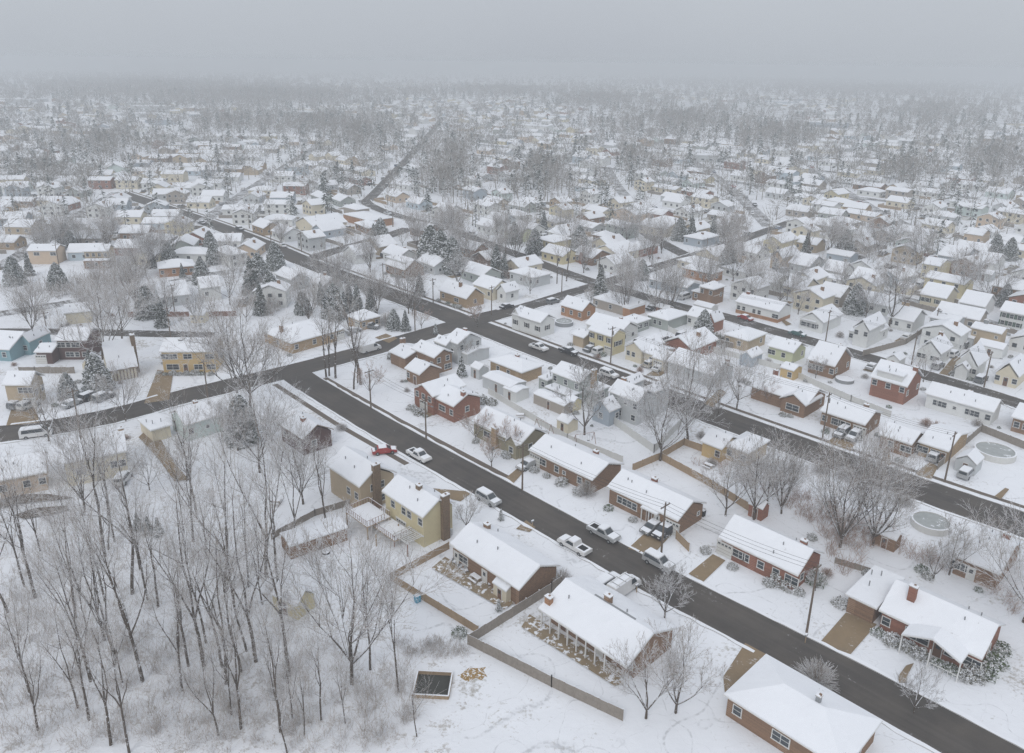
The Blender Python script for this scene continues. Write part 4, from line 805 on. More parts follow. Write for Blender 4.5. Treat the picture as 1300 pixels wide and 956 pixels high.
for q in [('oak', 318, 520, 20, 'huge spreading bare tree on the corner where the diagonal street begins'), ('oak', 303, 512, 18, 'bushy bare tree left of the huge corner tree'), ('small', 302, 572, 9, 'bare tree behind the mint green cottage'),
          ('poplar', 414, 479, 15, 'leftmost tall bare tree of the lawn group at the street corner'), ('poplar', 418, 477, 14, 'second tall bare tree of the lawn group at the street corner'), ('poplar', 426, 480, 17, 'third and tallest bare tree of the lawn group at the street corner'),
          ('poplar', 449, 494, 14, 'ivy-ringed bare tree right of the three corner trees'), ('poplar', 458, 488, 20, 'very tall bare tree amid the corner lawn, side bough to the right'), ('poplar', 454, 486, 11, 'short thick bare trunk beside the very tall lawn tree'),
          ('oak', 873, 560, 17, 'large dark bare tree over the second street with a thick trunk'), ('small_white', 742, 552, 12, 'slim frosted tree behind the long brick ranch house'), ('oak_white', 838, 585, 14, 'pale willow-like frosted tree beside the corner of the plank fences'),
          ('vase', 1066, 695, 15, 'big many-boughed bare tree behind the red brick ranch house'), ('vase', 1108, 692, 14, 'vase-shaped bare tree left of the round pool'), ('oak', 957, 660, 12, 'ivy-clad bare tree behind the tan-fronted house'), ('vase', 992, 652, 11, 'leaning ivy-grown tree between two bare neighbours'),
          ('small', 921, 655, 9, 'thin bare tree next to the plank fence behind the ranch house'), ('small', 974, 640, 9, 'bare tree growing through the thicket beside the second street'),
          ('oak', 1299, 790, 13, 'dense frosted bare tree cut by the right edge'), ('oak', 1326, 810, 14, 'wide frosted bare tree partly outside the right edge'), ('small_white', 844, 784, 6.5, 'small frosted tree on the lawn by the white van'),
          ('small', 858, 905, 9, 'frosted bushy tree before the largest brick ranch house'), ('small', 820, 912, 8, 'lower frosted bushy tree at the gable of the largest ranch house'), ('small_white', 1160, 905, 5, 'small frosted tree at the lower edge beyond the street'),
          ('small', 592, 672, 5, 'round frosted tree right of the yellow house chimney'), ('rusty', 470, 502, 6, 'small reddish tree near the corner lawn trees'), ('rusty', 645, 577, 5.5, 'small russet tree in the garden of the olive house'), ('rusty', 604, 560, 5.5, 'small reddish tree by the wall of the olive house'), ('rusty', 624, 592, 5, 'small round russet tree beside the diagonal street'),
          ('oak', 1128, 416, 19, 'great isolated bare oak among the white houses at the right'), ('vase', 793, 400, 12, 'vase-shaped bare tree before the long brick-ended house'), ('oak', 136, 470, 19, 'great bare tree between the maroon and the half-timbered houses'), ('oak', 155, 432, 15, 'bare tree behind the half-timbered house'), ('vase', 172, 390, 15, 'tall bare tree left of the long gray-white roof'),
          ('vase', 41, 423, 12, 'leafless fan-shaped tree above the teal house'), ('oak', 940, 352, 16, 'dark crooked bare tree in the upper middle'), ('oak', 931, 358, 13, 'bare tree left of the dark crooked one'), ('oak', 576, 316, 17, 'bare tree rising behind the snowy evergreens'),
          ('poplar', 1023, 330, 14, 'bare tree before the tan house at the upper right'), ('poplar', 1028, 331, 13, 'twin bare tree close beside the one before the tan house'), ('oak', 297, 352, 10, 'bare tree below the white hip-roofed house'), ('vase', 358, 313, 9, 'small bare tree above the upper street'),
          ('small', 1100, 348, 9, 'bare tree between the capes and the pale yellow house'), ('oak', 1230, 368, 13, 'wide bare tree above the off-white cape'), ('oak', 1218, 378, 11, 'bare tree left of the cape with green shutters'), ('small', 1172, 485, 6, 'low spreading bare tree beside the red brick dormer house'),
          ('poplar', 707, 360, 13, 'left one of two slim bare trees on the corner'), ('poplar', 719, 357, 15, 'right one of two slim bare trees on the corner'), ('small', 673, 373, 6, 'small street tree before the white corner house'), ('vase', 655, 332, 16, 'tall bare tree leaning over the reddish hedge'), ('poplar', 642, 325, 19, 'tall bare tree behind the dark brown cottage'),
          ('small', 1035, 480, 4.5, 'small bare apple tree behind the brick gable window house'), ('small', 1040, 412, 4, 'small dark bush-like tree beside the curving drive'), ('rusty', 975, 512, 4, 'small reddish tree on the lawn of the gable window house'), ('small', 1035, 750, 3, 'sapling on the lawn under the red brick ranch house'),
          ('small', 590, 460, 5, 'little bare tree in the yard left of the ochre house'), ('rusty', 535, 417, 5, 'spreading reddish tree at the crossroads corner'), ('rusty', 606, 415, 6, 'reddish bare tree beside the gray crossroads house'), ('oak', 108, 650, 13, 'bare tree before the left wing of the beige house'), ('small', 190, 622, 6, 'small bare tree right of the white jeep'),
          ('small', 238, 607, 7, 'round bare tree beside the lane below the mint cottage'), ('small', 345, 560, 6, 'bare shrubby tree left of the dark maroon house'), ('oak', 62, 560, 11, 'bare tree by the bend of the left street'), ('oak', 160, 535, 10, 'bushy bare tree hiding the street beside the mint cottage'), ('oak_white', 330, 600, 14, 'frosted tree between the mint cottage and the maroon house'), ('oak_white', 385, 640, 12, 'frosted tree left of the tan two-storey house'),
          ('small', 1205, 730, 7, 'twisted bare tree below the round pool'), ('small', 1185, 735, 5, 'small bare tree beside the snowy garden shrubs'), ('oak', 935, 520, 12, 'thin bare tree at the bend of the second street'), ('oak', 912, 528, 9, 'thin bare tree left of the drive on the second street')]:
    tree(q[0], at(q[1], q[2]), q[3], q[4])
for q in [('cedar', 308, 560, 10, 'broad snowy evergreen right of the mint green cottage'), ('cedar', 126, 497, 9, 'broad snowy evergreen below the half-timbered house'), ('cedar', 88, 505, 6, 'rounded snowy evergreen near the parked cars at the left'), ('spruce', 118, 486, 8, 'dark spruce beside the broad evergreen below the half-timbered house'),
          ('spruce', 533, 376, 8, 'lone conical snowy spruce on the lawn right of the dormered cape'), ('cedar', 547, 336, 15, 'left snowy evergreen of the tall screen in the upper middle'), ('cedar', 560, 340, 14, 'middle snowy evergreen of the tall screen in the upper middle'), ('cedar', 574, 346, 13, 'right snowy evergreen of the tall screen in the upper middle'), ('spruce', 630, 350, 11, 'dark conical spruce behind the cream house'), ('spruce', 640, 352, 9, 'second conical spruce behind the cream house'), ('spruce', 515, 420, 6, 'spruce beside the drive at the crossroads'),
          ('cedar', 500, 418, 6, 'round evergreen beside the crossroads drive'), ('cedar', 892, 428, 8, 'frosted evergreen beside the red brick gable'), ('spruce', 877, 308, 11, 'dark evergreen left of the blue-gray corner house'), ('cedar', 862, 305, 10, 'broad evergreen behind the blue-gray corner house'), ('spruce', 905, 302, 10, 'dark spruce above the blue-gray corner house'),
          ('cedar', 1262, 325, 9, 'flat-topped snowy evergreen at the far right'), ('cedar', 1280, 330, 9, 'second flat-topped snowy evergreen at the far right'), ('spruce', 38, 350, 8, 'spruce below the two tan houses at the left'), ('cedar', 268, 322, 9, 'round evergreen left of the white hip-roofed house'), ('cedar', 272, 335, 8, 'lower evergreen left of the white hip-roofed house'), ('spruce', 320, 372, 12, 'dark evergreen beside the back garden of the white houses'), ('cedar', 345, 385, 10, 'round snowy evergreen above the dome-roofed house'), ('cedar', 330, 362, 11, 'tall snowy evergreen in the garden thicket'), ('cedar', 385, 398, 7, 'low dark evergreen near the white two-storey house'),
          ('tiny_pine', 586, 478, 5, 'narrow snowy pine between the brick houses and the ochre house'), ('tiny_pine', 636, 660, 2.0, 'little snow-bent pine on the lawn by the street'), ('tiny_pine', 633, 775, 1.8, 'little dark pine inside the fenced lawn'), ('tiny_pine', 553, 424, 3, 'young pine at the crossroads'), ('spruce', 232, 352, 5, 'little evergreen behind the orange brick house'),
          ('tiny_pine', 176, 673, 3.2, 'left one of three low evergreens at the wood margin'), ('tiny_pine', 189, 677, 3, 'middle one of three low evergreens at the wood margin'), ('tiny_pine', 202, 680, 3.2, 'right one of three low evergreens at the wood margin'), ('cedar', 148, 585, 6, 'dark evergreen beside the beige house chimney')]:
    tree(q[0], at(q[1], q[2]), q[3], q[4])
def inpoly(x, y, P):
    c = False
    for (x0, y0), (x1, y1) in zip(P, P[1:] + P[:1]):
        if (y0 > y) != (y1 > y) and x < (x1 - x0) * (y - y0) / (y1 - y0) + x0: c = not c
    return c
def free(x, y, rh=1.0, rr=1.5, th=0.0):
    for hx, hy, hr in HC:
        if (hx - x) ** 2 + (hy - y) ** 2 < (hr + rh) ** 2: return False
    for P, hw in ROADS:
        for p in P[::2]:
            if abs(p.x - x) < 14 and abs(p.y - y) < 14 and (p.x - x) ** 2 + (p.y - y) ** 2 < (hw + rr) ** 2: return False
    if th:
        for tx, ty in TC:
            if abs(tx - x) < th and abs(ty - y) < th: return False
    return True
n = 0; WP = [(-40, 690), (110, 690), (230, 640), (330, 700), (345, 790), (400, 830), (500, 860), (535, 900), (540, 960), (-40, 960)]
while n < 52:
    x, y = rnd.uniform(-40, 545), rnd.uniform(625, 958)
    if not inpoly(x, y, WP): continue
    p = at(x, y)
    if not free(p.x, p.y, 1, 1, 1.6): continue
    tree('wood', p, rnd.uniform(9, 19) * (1 if y < 880 else .8), 'slender unnamed bare tree among the many frosted trunks of the wood at the lower left', 'slender trees filling the wood at the lower left', wide=rnd.uniform(.75, 1.05))
    bpy.context.scene.collection.objects[-1]; n += 1
for o in COL.objects:
    if o.get('label', '').startswith('slender unnamed'): o['label'] = 'slender bare tree among the many frosted trunks filling the wood at the lower left'
# brushwood: nobody could count it
def brush(pts_, name, label, mat='brush', n=5000, hgt=(0.5, 1.8), seed=1, r=.014):
    g = np.random.default_rng(seed); P0 = []; P1 = []
    while len(P0) < n:
        x, y = g.uniform(min(p[0] for p in pts_), max(p[0] for p in pts_)), g.uniform(min(p[1] for p in pts_), max(p[1] for p in pts_))
        if not inpoly(x, y, pts_): continue
        c = at(x, y)
        if not free(c.x, c.y, 0.5, 0.3): continue
        k = int(g.integers(6, 16)); hh = g.uniform(*hgt)
        for _ in range(k):
            d = g.normal(size=3) * .45; d[2] = abs(d[2]) + .6; a = np.array([c.x, c.y, 0]) + np.array([*g.normal(0, .35, 2), 0]); m = a + d * hh * .6; P0.append(a); P1.append(m)
            for _ in range(3): P0.append(m); P1.append(m + (d + g.normal(size=3) * .6) * hh * .4)
    r0 = np.full(len(P0), r); me = np_mesh(name, *prisms(P0, P1, r0, r0 * .6), [mat]); tag(link(name, me), label, None, None, 'stuff')
brush([(-40, 620), (60, 640), (200, 690), (330, 690), (400, 800), (520, 850), (540, 956), (-40, 956)], 'undergrowth', 'frosted undergrowth between the trunks of the wood', n=30000, hgt=(.4, 2.6), seed=2, r=.015)
brush([(880, 590), (960, 620), (1060, 690), (1120, 700), (1240, 740), (1300, 790), (1300, 765), (1200, 715), (1110, 660), (1000, 620), (900, 575)], 'brushwood', 'frosted brushwood along the back gardens right of centre', 'twigs_rusty', n=6000, hgt=(.5, 1.9), seed=3, r=.018)
brush([(1030, 690), (1075, 735), (1110, 690), (1080, 650), (1040, 650)], 'brushwood', 'reddish brushwood behind the red brick ranch house', 'twigs_rusty', n=1600, hgt=(.8, 2.2), seed=4, r=.018)
brush([(500, 812), (585, 815), (600, 835), (520, 835)], 'weeds', 'frosted weeds above the sunken pit', 'brush', n=2500, hgt=(.3, 1.0), seed=5)
brush([(45, 372), (100, 385), (150, 378), (130, 355), (60, 360)], 'brushwood', 'frosted thicket on the bank at the left', 'twigs', n=3000, hgt=(1.5, 4.0), seed=6, r=.03)
brush([(120, 380), (205, 400), (190, 345), (120, 340)], 'brushwood', 'gray thicket left of the long gray-white roof', 'twigs', n=2500, hgt=(1.5, 4), seed=7, r=.035)
brush([(325, 345), (370, 385), (345, 405), (300, 385)], 'brushwood', 'frosted garden thicket above the dome-roofed house', 'twigs', n=3500, hgt=(1.5, 4), seed=8, r=.03)
brush([(900, 436), (960, 448), (940, 437), (905, 428)], 'brushwood', 'snowy hedge thicket below the tan hip-roofed house', 'shrub_leaves', n=2500, hgt=(.6, 1.5), seed=9, r=.03)
brush([(610, 345), (650, 355), (640, 335), (600, 330)], 'brushwood', 'reddish thicket in the upper middle gardens', 'twigs_rusty', n=2500, hgt=(1.5, 4), seed=10, r=.03)

# ---------------------------------------------------------------- bushes
BUSH = [bush(1, .95, 1.1, 800), bush(2, .8, .8, 650, 'shrub_green'), bush(3, 1.1, 1.3, 900, 'shrub_leaves')]; TB = [twig_bush(5, 1.3, 1.8, 300), twig_bush(6, 1.1, 1.3, 260, 'twigs_rusty')]
def put_bush(loc, s_, label, group=None, kind=None):
    me = kind or rnd.choice(BUSH); o = link('bush', me, None, loc, rnd.uniform(0, 6.28), (s_ * rnd.uniform(.9, 1.15), s_ * rnd.uniform(.9, 1.15), s_ * rnd.uniform(.8, 1.1)))
    return tag(o, label, 'bush', group)
SHORTB = {id(H1): 'brown brick ranch house with the round bush'}
gi = 0
for (c, th, a, w_, k, nn, lab, sk) in SHR:
    u_ = -a / 2 + a * (k + .5 + rnd.uniform(-.2, .2)) / nn; v_ = -w_ / 2 - .7 - rnd.uniform(0, .6)
    p = Vector((c.x + u_ * math.cos(th) - v_ * math.sin(th), c.y + u_ * math.sin(th) + v_ * math.cos(th), 0)); sh = ' '.join(lab.split()[:7])
    while sh.split()[-1] in ('with', 'and', 'a', 'the', 'its', 'of', 'whose', 'two', 'on', 'under', 'by', 'long', 'white', 'small'): sh = ' '.join(sh.split()[:-1])
    put_bush(p, rnd.uniform(.7, 1.15), 'snow-capped bush along the front wall of the ' + sh, 'bushes along the front wall of the ' + sh)
for x, y, s_, lab, kd in [(744, 628, 1.5, 'large round twiggy bush at the front corner of the brick ranch house', TB[0]), (713, 740, 1.4, 'dense gray twiggy bush at the gable between two brick ranch houses', TB[0]), (583, 805, 1.3, 'round snowy evergreen bush outside the plank fence corner', BUSH[1]), (985, 741, 1.3, 'left round snowy bush at the front of the red brick ranch house', BUSH[0]), (1002, 748, 1.25, 'right round snowy bush at the front of the red brick ranch house', BUSH[0]),
                          (1034, 738, 1.9, 'tall snowy evergreen bush at the gable of the red brick ranch house', BUSH[1]), (1067, 768, 1.2, 'round snowy bush left of the flat-roofed carport', BUSH[0]), (1271, 826, 1.6, 'snowy evergreen bush right of the bow-window house gable, upper one', BUSH[1]), (1262, 842, 1.7, 'snowy evergreen bush right of the bow-window house gable, middle one', BUSH[1]), (1250, 856, 1.9, 'snowy evergreen bush right of the bow-window house gable, lower one', BUSH[1]), (1236, 858, 1.4, 'snowy bush at the lower corner of the bow-window house', BUSH[0]),
                          (1170, 725, 1.3, 'snowy green garden bush below the round pool', BUSH[1]), (1177, 733, .9, 'ball-shaped snowy bush below the round pool', BUSH[0]), (1056, 640, 1, 'snowy bush beside the ivy trees', BUSH[0]), (1035, 868, 1.8, 'frosted bush at the lower edge by the street', TB[0]), (600, 507, 1.3, 'snowy bush behind the red brick split-level house, left one', BUSH[2]), (612, 511, 1.3, 'snowy bush behind the red brick split-level house, middle one', BUSH[2]), (624, 513, 1.2, 'snowy bush behind the red brick split-level house, right one', BUSH[2]),
                          (498, 455, 1.2, 'snowy bush by the chimney of the split-level brick house', BUSH[2]), (515, 352, 1.7, 'round bush right of the dormered brick cape', BUSH[2]), (530, 345, 1.7, 'second round bush right of the dormered brick cape', BUSH[2]), (492, 412, 2.4, 'large round frosted bush beside the tan brick corner house', TB[0]), (960, 432, 1.6, 'snowy bush at the end of the tan hip-roofed house', BUSH[2]), (1148, 640, 1.2, 'frosted bush left of the nearer round pool', TB[0]),
                          (1073, 605, 1.3, 'frosted street bush opposite the brown brick houses', TB[0]), (1040, 600, 1.3, 'frosted bush beside the second street thicket', TB[0]), (1240, 540, 1.0, 'frosted bush between the long white building and the round pool', TB[0]), (1175, 540, 1.2, 'frosted bush on the bank below the long white building', TB[1]), (1190, 545, 1.2, 'second frosted bush on the bank below the long white building', TB[1]), (585, 605, 1, 'frosted bush', None)]:
    if kd is None: continue
    put_bush(at(x, y), s_, lab, None, kd)

# ---------------------------------------------------------------- cars
def car_parts(kind):
    L, W, = dict(sedan=(4.7, 1.8), suv=(4.8, 1.9), pickup=(5.6, 1.95), van=(5.6, 2.0), cargo=(5.7, 2.05))[kind]
    prof = dict(sedan=[(-2.3, .35), (-2.35, .8), (-1.7, .95), (-1.1, 1.42), (.45, 1.42), (1.15, .98), (2.2, .8), (2.35, .55), (2.3, .35)],
                suv=[(-2.4, .4), (-2.4, 1.1), (-2.2, 1.7), (.4, 1.74), (1.1, 1.12), (2.25, 1.0), (2.4, .6), (2.35, .4)],
                pickup=[(-2.8, .5), (-2.8, 1.05), (-.75, 1.05), (-.62, 1.75), (.65, 1.75), (1.3, 1.15), (2.6, 1.05), (2.8, .7), (2.75, .5)],
                van=[(-2.8, .4), (-2.8, 1.8), (-2.6, 2.0), (1.2, 2.0), (1.9, 1.25), (2.7, 1.0), (2.8, .6), (2.75, .4)],
                cargo=[(-2.85, .4), (-2.85, 2.0), (-2.7, 2.2), (1.3, 2.2), (2.0, 1.35), (2.75, 1.1), (2.85, .6), (2.8, .4)])[kind]
    b = MB('car_white'); n = len(prof)
    def y_(z): return W / 2 * (1.0 if z < 1.0 else 1 - .17 * min(1, (z - 1.0) / .7))
    top = [(x, -y_(z), z) for x, z in prof]; bot = [(x, y_(z), z) for x, z in prof]
    b.poly(top, 'car_white'); b.poly(bot[::-1], 'car_white')
    for i in range(n):
        j = (i + 1) % n; b.poly([top[i], bot[i], bot[j], top[j]], 'car_white')
    body = b.mesh('body'); b = MB('glass')
    zt = max(z for _, z in prof); zb = {'sedan': .97, 'suv': 1.12, 'pickup': 1.15, 'van': 1.25, 'cargo': 1.4}[kind]
    x0, x1 = {'sedan': (-1.15, .65), 'suv': (-2.1, .65), 'pickup': (-.55, .8), 'van': (-2.4, 1.4), 'cargo': (.55, 1.5)}[kind]
    for sgn in (-1, 1):
        yy = sgn * (W / 2 + .005); yt = sgn * (y_(zt) + .02); q = [(x0, yy * .985, zb), (x1 + .28, yy * .985, zb), (x1 - .2, yt, zt - .1), (x0 + .15, yt, zt - .1)]
        b.poly(q if sgn < 0 else q[::-1], 'glass')
    ws = {'sedan': ((.52, 1.40), (1.17, 1.0)), 'suv': ((.47, 1.72), (1.12, 1.15)), 'pickup': ((.72, 1.74), (1.32, 1.18)), 'van': ((1.27, 1.95), (1.9, 1.3)), 'cargo': ((1.36, 2.14), (2.0, 1.4))}[kind]
    (xa, za), (xb, zb2) = ws; b.poly([(xb + .03, -.72, zb2 + .02), (xb + .03, .72, zb2 + .02), (xa + .03, .64, za - .02), (xa + .03, -.64, za - .02)], 'glass')
    if kind in ('sedan', 'suv', 'van'):
        xr = {'sedan': (-1.72, -1.15), 'suv': (-2.38, -2.24), 'van': (-2.83, -2.68)}[kind]; b.poly([(xr[0] - .03, .7, zb + .05), (xr[0] - .03, -.7, zb + .05), (xr[1] - .03, -.62, zt - .1), (xr[1] - .03, .62, zt - .1)], 'glass')
    glass = b.mesh('window_glass'); b = MB('snow_soft')
    x0, x1 = {'sedan': (-1.1, .45), 'suv': (-2.2, .4), 'pickup': (-.6, .65), 'van': (-2.6, 1.2), 'cargo': (-2.7, 1.3)}[kind]
    b.box(((x0 + x1) / 2, 0, zt + .05), (x1 - x0 - .05, y_(zt) * 2 - .08, .12), 'snow_soft', taper=.94); roofs = b.mesh('roof_snow'); b = MB('snow_soft')
    xa, xb2, zz = {'sedan': (1.3, 2.2, .9), 'suv': (1.25, 2.25, 1.06), 'pickup': (1.4, 2.6, 1.12), 'van': (2.0, 2.7, 1.14), 'cargo': (2.1, 2.75, 1.24)}[kind]
    b.hexa([(xa, -.8, zz - .1), (xb2, -.76, zz - .14), (xb2, .76, zz - .14), (xa, .8, zz - .1), (xa, -.78, zz + .09), (xb2, -.72, zz - .02), (xb2, .72, zz - .02), (xa, .78, zz + .09)], 'snow_soft'); hood = b.mesh('bonnet_snow')
    bed = None
    if kind == 'pickup':
        b = MB('snow_soft'); b.box((-1.75, 0, 1.03), (1.85, 1.55, .1), 'snow_soft'); b.box((-1.75, 0, 1.085), (1.3, 1.1, .02), 'rubber'); bed = b.mesh('load_bed')
    if kind == 'sedan':
        b = MB('snow_soft'); b.box((-1.98, 0, .93), (.5, 1.5, .08), 'snow_soft'); bed = b.mesh('boot_snow')
    b = MB('rubber'); b.cyl((0, -.12, 0), (0, .12, 0), .36, .36, 'rubber', 12); b.cyl((0, -.13, 0), (0, .13, 0), .2, .2, 'metal', 8); wh = b.mesh('wheel')
    wx = {'sedan': (1.42, -1.35), 'suv': (1.45, -1.42), 'pickup': (1.8, -1.75), 'van': (1.75, -1.7), 'cargo': (1.8, -1.75)}[kind]
    b = MB('trim_white'); b.box((0, 0, 0), (.06, .34, .16), 'trim_white'); hl = b.mesh('headlight')
    return body, glass, roofs, hood, bed, wh, wx, W, hl, prof[-2]
CARP = {}
def car(kind, col, loc, rz, label, group=None, tiny=False):
    if kind not in CARP: CARP[kind] = car_parts(kind)
    body, glass, roofs, hood, bed, wh, wx, W, hl, fr = CARP[kind]
    key = (kind, col)
    if key not in CARP: CARP[key] = recol(body, col)
    root = thing({'pickup': 'pickup_truck', 'van': 'van', 'cargo': 'van', 'sedan': 'parked_car', 'suv': 'parked_car'}[kind], label, {'pickup': 'pickup truck', 'van': 'van', 'cargo': 'van'}.get(kind, 'car'), loc, rz, group)
    link('body', CARP[key], root); link('window_glass', glass, root); link('roof_snow', roofs, root); link('bonnet_snow', hood, root)
    if bed: link(bed.name.split('.')[0], bed, root)
    if not tiny:
        for x in wx:
            for s_ in (-1, 1): link('wheel', wh, root, (x, s_ * (W / 2 - .08), .36))
        for s_ in (-1, 1): link('headlight', hl, root, (fr[0] - .0, s_ * (W / 2 - .35), .74))
    CARS.append((loc[0], loc[1])); return root
CARS = []
u_, v_ = A0, A0 + math.pi / 2
for k, c, x, y, d, lab in [('pickup', 'car_white', 729, 697, u_ + math.pi, 'snow-topped white pickup truck parked on the left side of the diagonal street'), ('suv', 'car_silver', 620, 637, u_, 'silver snow-topped car on the left side of the diagonal street, opposite the small drive'), ('pickup', 'car_white', 532, 582, u_, 'white pickup truck on the diagonal street near the red car'),
                           ('sedan', 'car_red', 488, 575, v_ - .5, 'red car with a snowy roof behind the tan house'), ('pickup', 'car_silver', 766, 681, u_, 'silver pickup truck parked at the right kerb of the diagonal street'), ('suv', 'car_silver', 836, 718, u_, 'snow-covered car on the street beneath the pole beside the brick ranch drive'), ('sedan', 'car_gray', 828, 673, v_ + math.pi, 'left snowy car in the drive of the brick ranch house'), ('suv', 'car_black', 843, 679, v_ + math.pi, 'right dark car in the drive of the brick ranch house'),
                           ('cargo', 'car_white', 791, 751, v_, 'white van with ladder racks in the drive'), ('suv', 'car_silver', 771, 744, v_, 'rounded snow-covered car left of the white van'), ('sedan', 'car_silver', 670, 593, v_ + math.pi, 'snow-covered car in the narrow drive left of the brown brick ranch'), ('suv', 'car_white', 773, 478, u_, 'white car with dark windows parked by the gray two-storey house'), ('pickup', 'car_white', 684, 444, u_, 'white truck at the far kerb of the second street'), ('pickup', 'car_black', 722, 449, u_, 'snowy dark truck beside the yellow house drive'),
                           ('sedan', 'car_gray', 750, 445, v_, 'left snowy car in the drive of the yellow two-storey house'), ('suv', 'car_white', 762, 448, v_, 'right white car in the drive of the yellow two-storey house'), ('suv', 'car_tan', 827, 465, v_, 'upper snowy car in the dark drive of the cream split-level house'), ('sedan', 'car_white', 837, 470, v_, 'lower snow-covered car in the dark drive of the cream split-level house'), ('cargo', 'car_white', 470, 446, v_, 'white van on the cross street beside the tall lawn trees'),
                           ('suv', 'car_gray', 25, 516, R(75), 'left car before the tan house with the dark garage'), ('suv', 'car_white', 38, 517, R(70), 'right car before the tan house with the dark garage'), ('sedan', 'car_silver', 92, 515, R(65), 'lone snowy car left of the evergreens on the left street'), ('suv', 'car_black', 116, 506, R(65), 'dark snow-topped car below the broad evergreen'), ('suv', 'car_gray', 132, 507, R(65), 'gray snow-topped car right of the dark one below the evergreen'), ('van', 'car_white', 47, 554, R(22), 'snow-buried van on the bend of the left street'),
                           ('suv', 'car_gray', 1068, 553, v_ + math.pi, 'left snowy car in the drive at the second street'), ('suv', 'car_silver', 1084, 557, v_ + math.pi, 'right snowy car in the drive at the second street'), ('suv', 'car_silver', 1187, 583, v_, 'snow-topped car in the gravel drive of the yellow-winged house'), ('suv', 'car_silver', 1226, 604, v_, 'snow-covered car before the small gray gabled shed'), ('suv', 'car_gray', 1245, 484, v_, 'snow-topped car between the white and the cream bungalows'), ('suv', 'car_white', 1210, 452, v_, 'white car at the end of the brown drive beside the bungalow'),
                           ('sedan', 'car_silver', 449, 422, v_, 'snow-covered car at the garage of the tan brick corner house'), ('suv', 'car_gray', 471, 417, v_ - 1.0, 'snowy car beside the frosted bush of the tan brick corner house'), ('suv', 'car_black', 404, 296, R(120), 'left one of four snowy cars before the long cream house'), ('sedan', 'car_gray', 412, 295, R(120), 'second of four snowy cars before the long cream house'), ('suv', 'car_black', 424, 293, R(120), 'third of four snowy cars before the long cream house'), ('suv', 'car_gray', 439, 291, R(150), 'right one of four snowy cars before the long cream house'),
                           ('sedan', 'car_black', 643, 391, v_, 'dark car at the snowy kerb before the cream gabled entry'), ('sedan', 'car_gray', 791, 334, v_ + 1.2, 'left car of the pair below the cream steep gable'), ('suv', 'car_white', 799, 332, v_ + 1.2, 'right car of the pair below the cream steep gable'), ('van', 'car_white', 869, 379, v_, 'white van beside the long blue-gray house'), ('suv', 'car_white', 157, 611, R(95), 'white jeep with snow on its bonnet beside the beige house'), ('sedan', 'car_teal', 1012, 426, u_, 'dark teal car on the third street'),
                           ('sedan', 'car_gray', 987, 341, v_, 'gray car left of the dormered gray cape'), ('suv', 'car_silver', 995, 345, v_, 'silver car beneath the peach house'), ('suv', 'car_white', 1037, 346, v_, 'white car between the gray cape and the white cape'), ('sedan', 'car_tan', 1183, 322, v_, 'tan car in front of the reddish fence at the upper right'), ('sedan', 'car_black', 828, 393, v_, 'dark car behind the wide gray-green house'), ('suv', 'car_black', 867, 428, v_, 'dark snowy car in the yard left of the frosted evergreen'), ('suv', 'car_gray', 1225, 440, v_, 'snowy car beneath the tan box house'),
                           ('sedan', 'car_silver', 1107, 468, v_, 'snow-covered car behind the steep brick house'), ('suv', 'car_silver', 1190, 467, v_, 'snow-covered car near the white bungalow'), ('suv', 'car_silver', 1300, 460, v_, 'snowy car at the right edge'), ('suv', 'car_gray', 702, 385, v_, 'snowy car left of the orange brick bungalow')]:
    car(k, c, at(x, y), d, lab)

# ---------------------------------------------------------------- poles and wires
POLES = []
def pole(x, y, H, label, lamp=False, arm=True, rz=None):
    p = at(x, y); root = thing('utility_pole', label, 'utility pole', p, rz if rz is not None else A0 + R(90))
    b = MB(); b.cyl((0, 0, -.1), (0, 0, H), .17, .11, 'pole_wood', 8); b.build('pole', root)
    if arm:
        b = MB(); b.box((0, 0, H - .6), (2.2, .12, .14), 'pole_wood'); b.build('crossarm', root)
        for xx in (-1, -.35, .35, 1):
            b = MB(); b.cyl((xx, 0, H - .53), (xx, 0, H - .35), .05, .04, 'metal', 6); b.build('insulator', root)
        if rnd.random() < .5:
            b = MB(); b.cyl((.3, 0, H - 2.2), (.3, 0, H - 1.3), .24, .24, 'metal', 10); b.build('transformer', root)
    if lamp:
        b = MB(); b.cyl((0, 0, H - 1.6), (0, -1.9, H - 1.2), .05, .04, 'metal', 6); b.box((0, -2.1, H - 1.22), (.28, .6, .14), 'metal'); b.build('lamp_arm', root)
    POLES.append((p, H)); return len(POLES) - 1
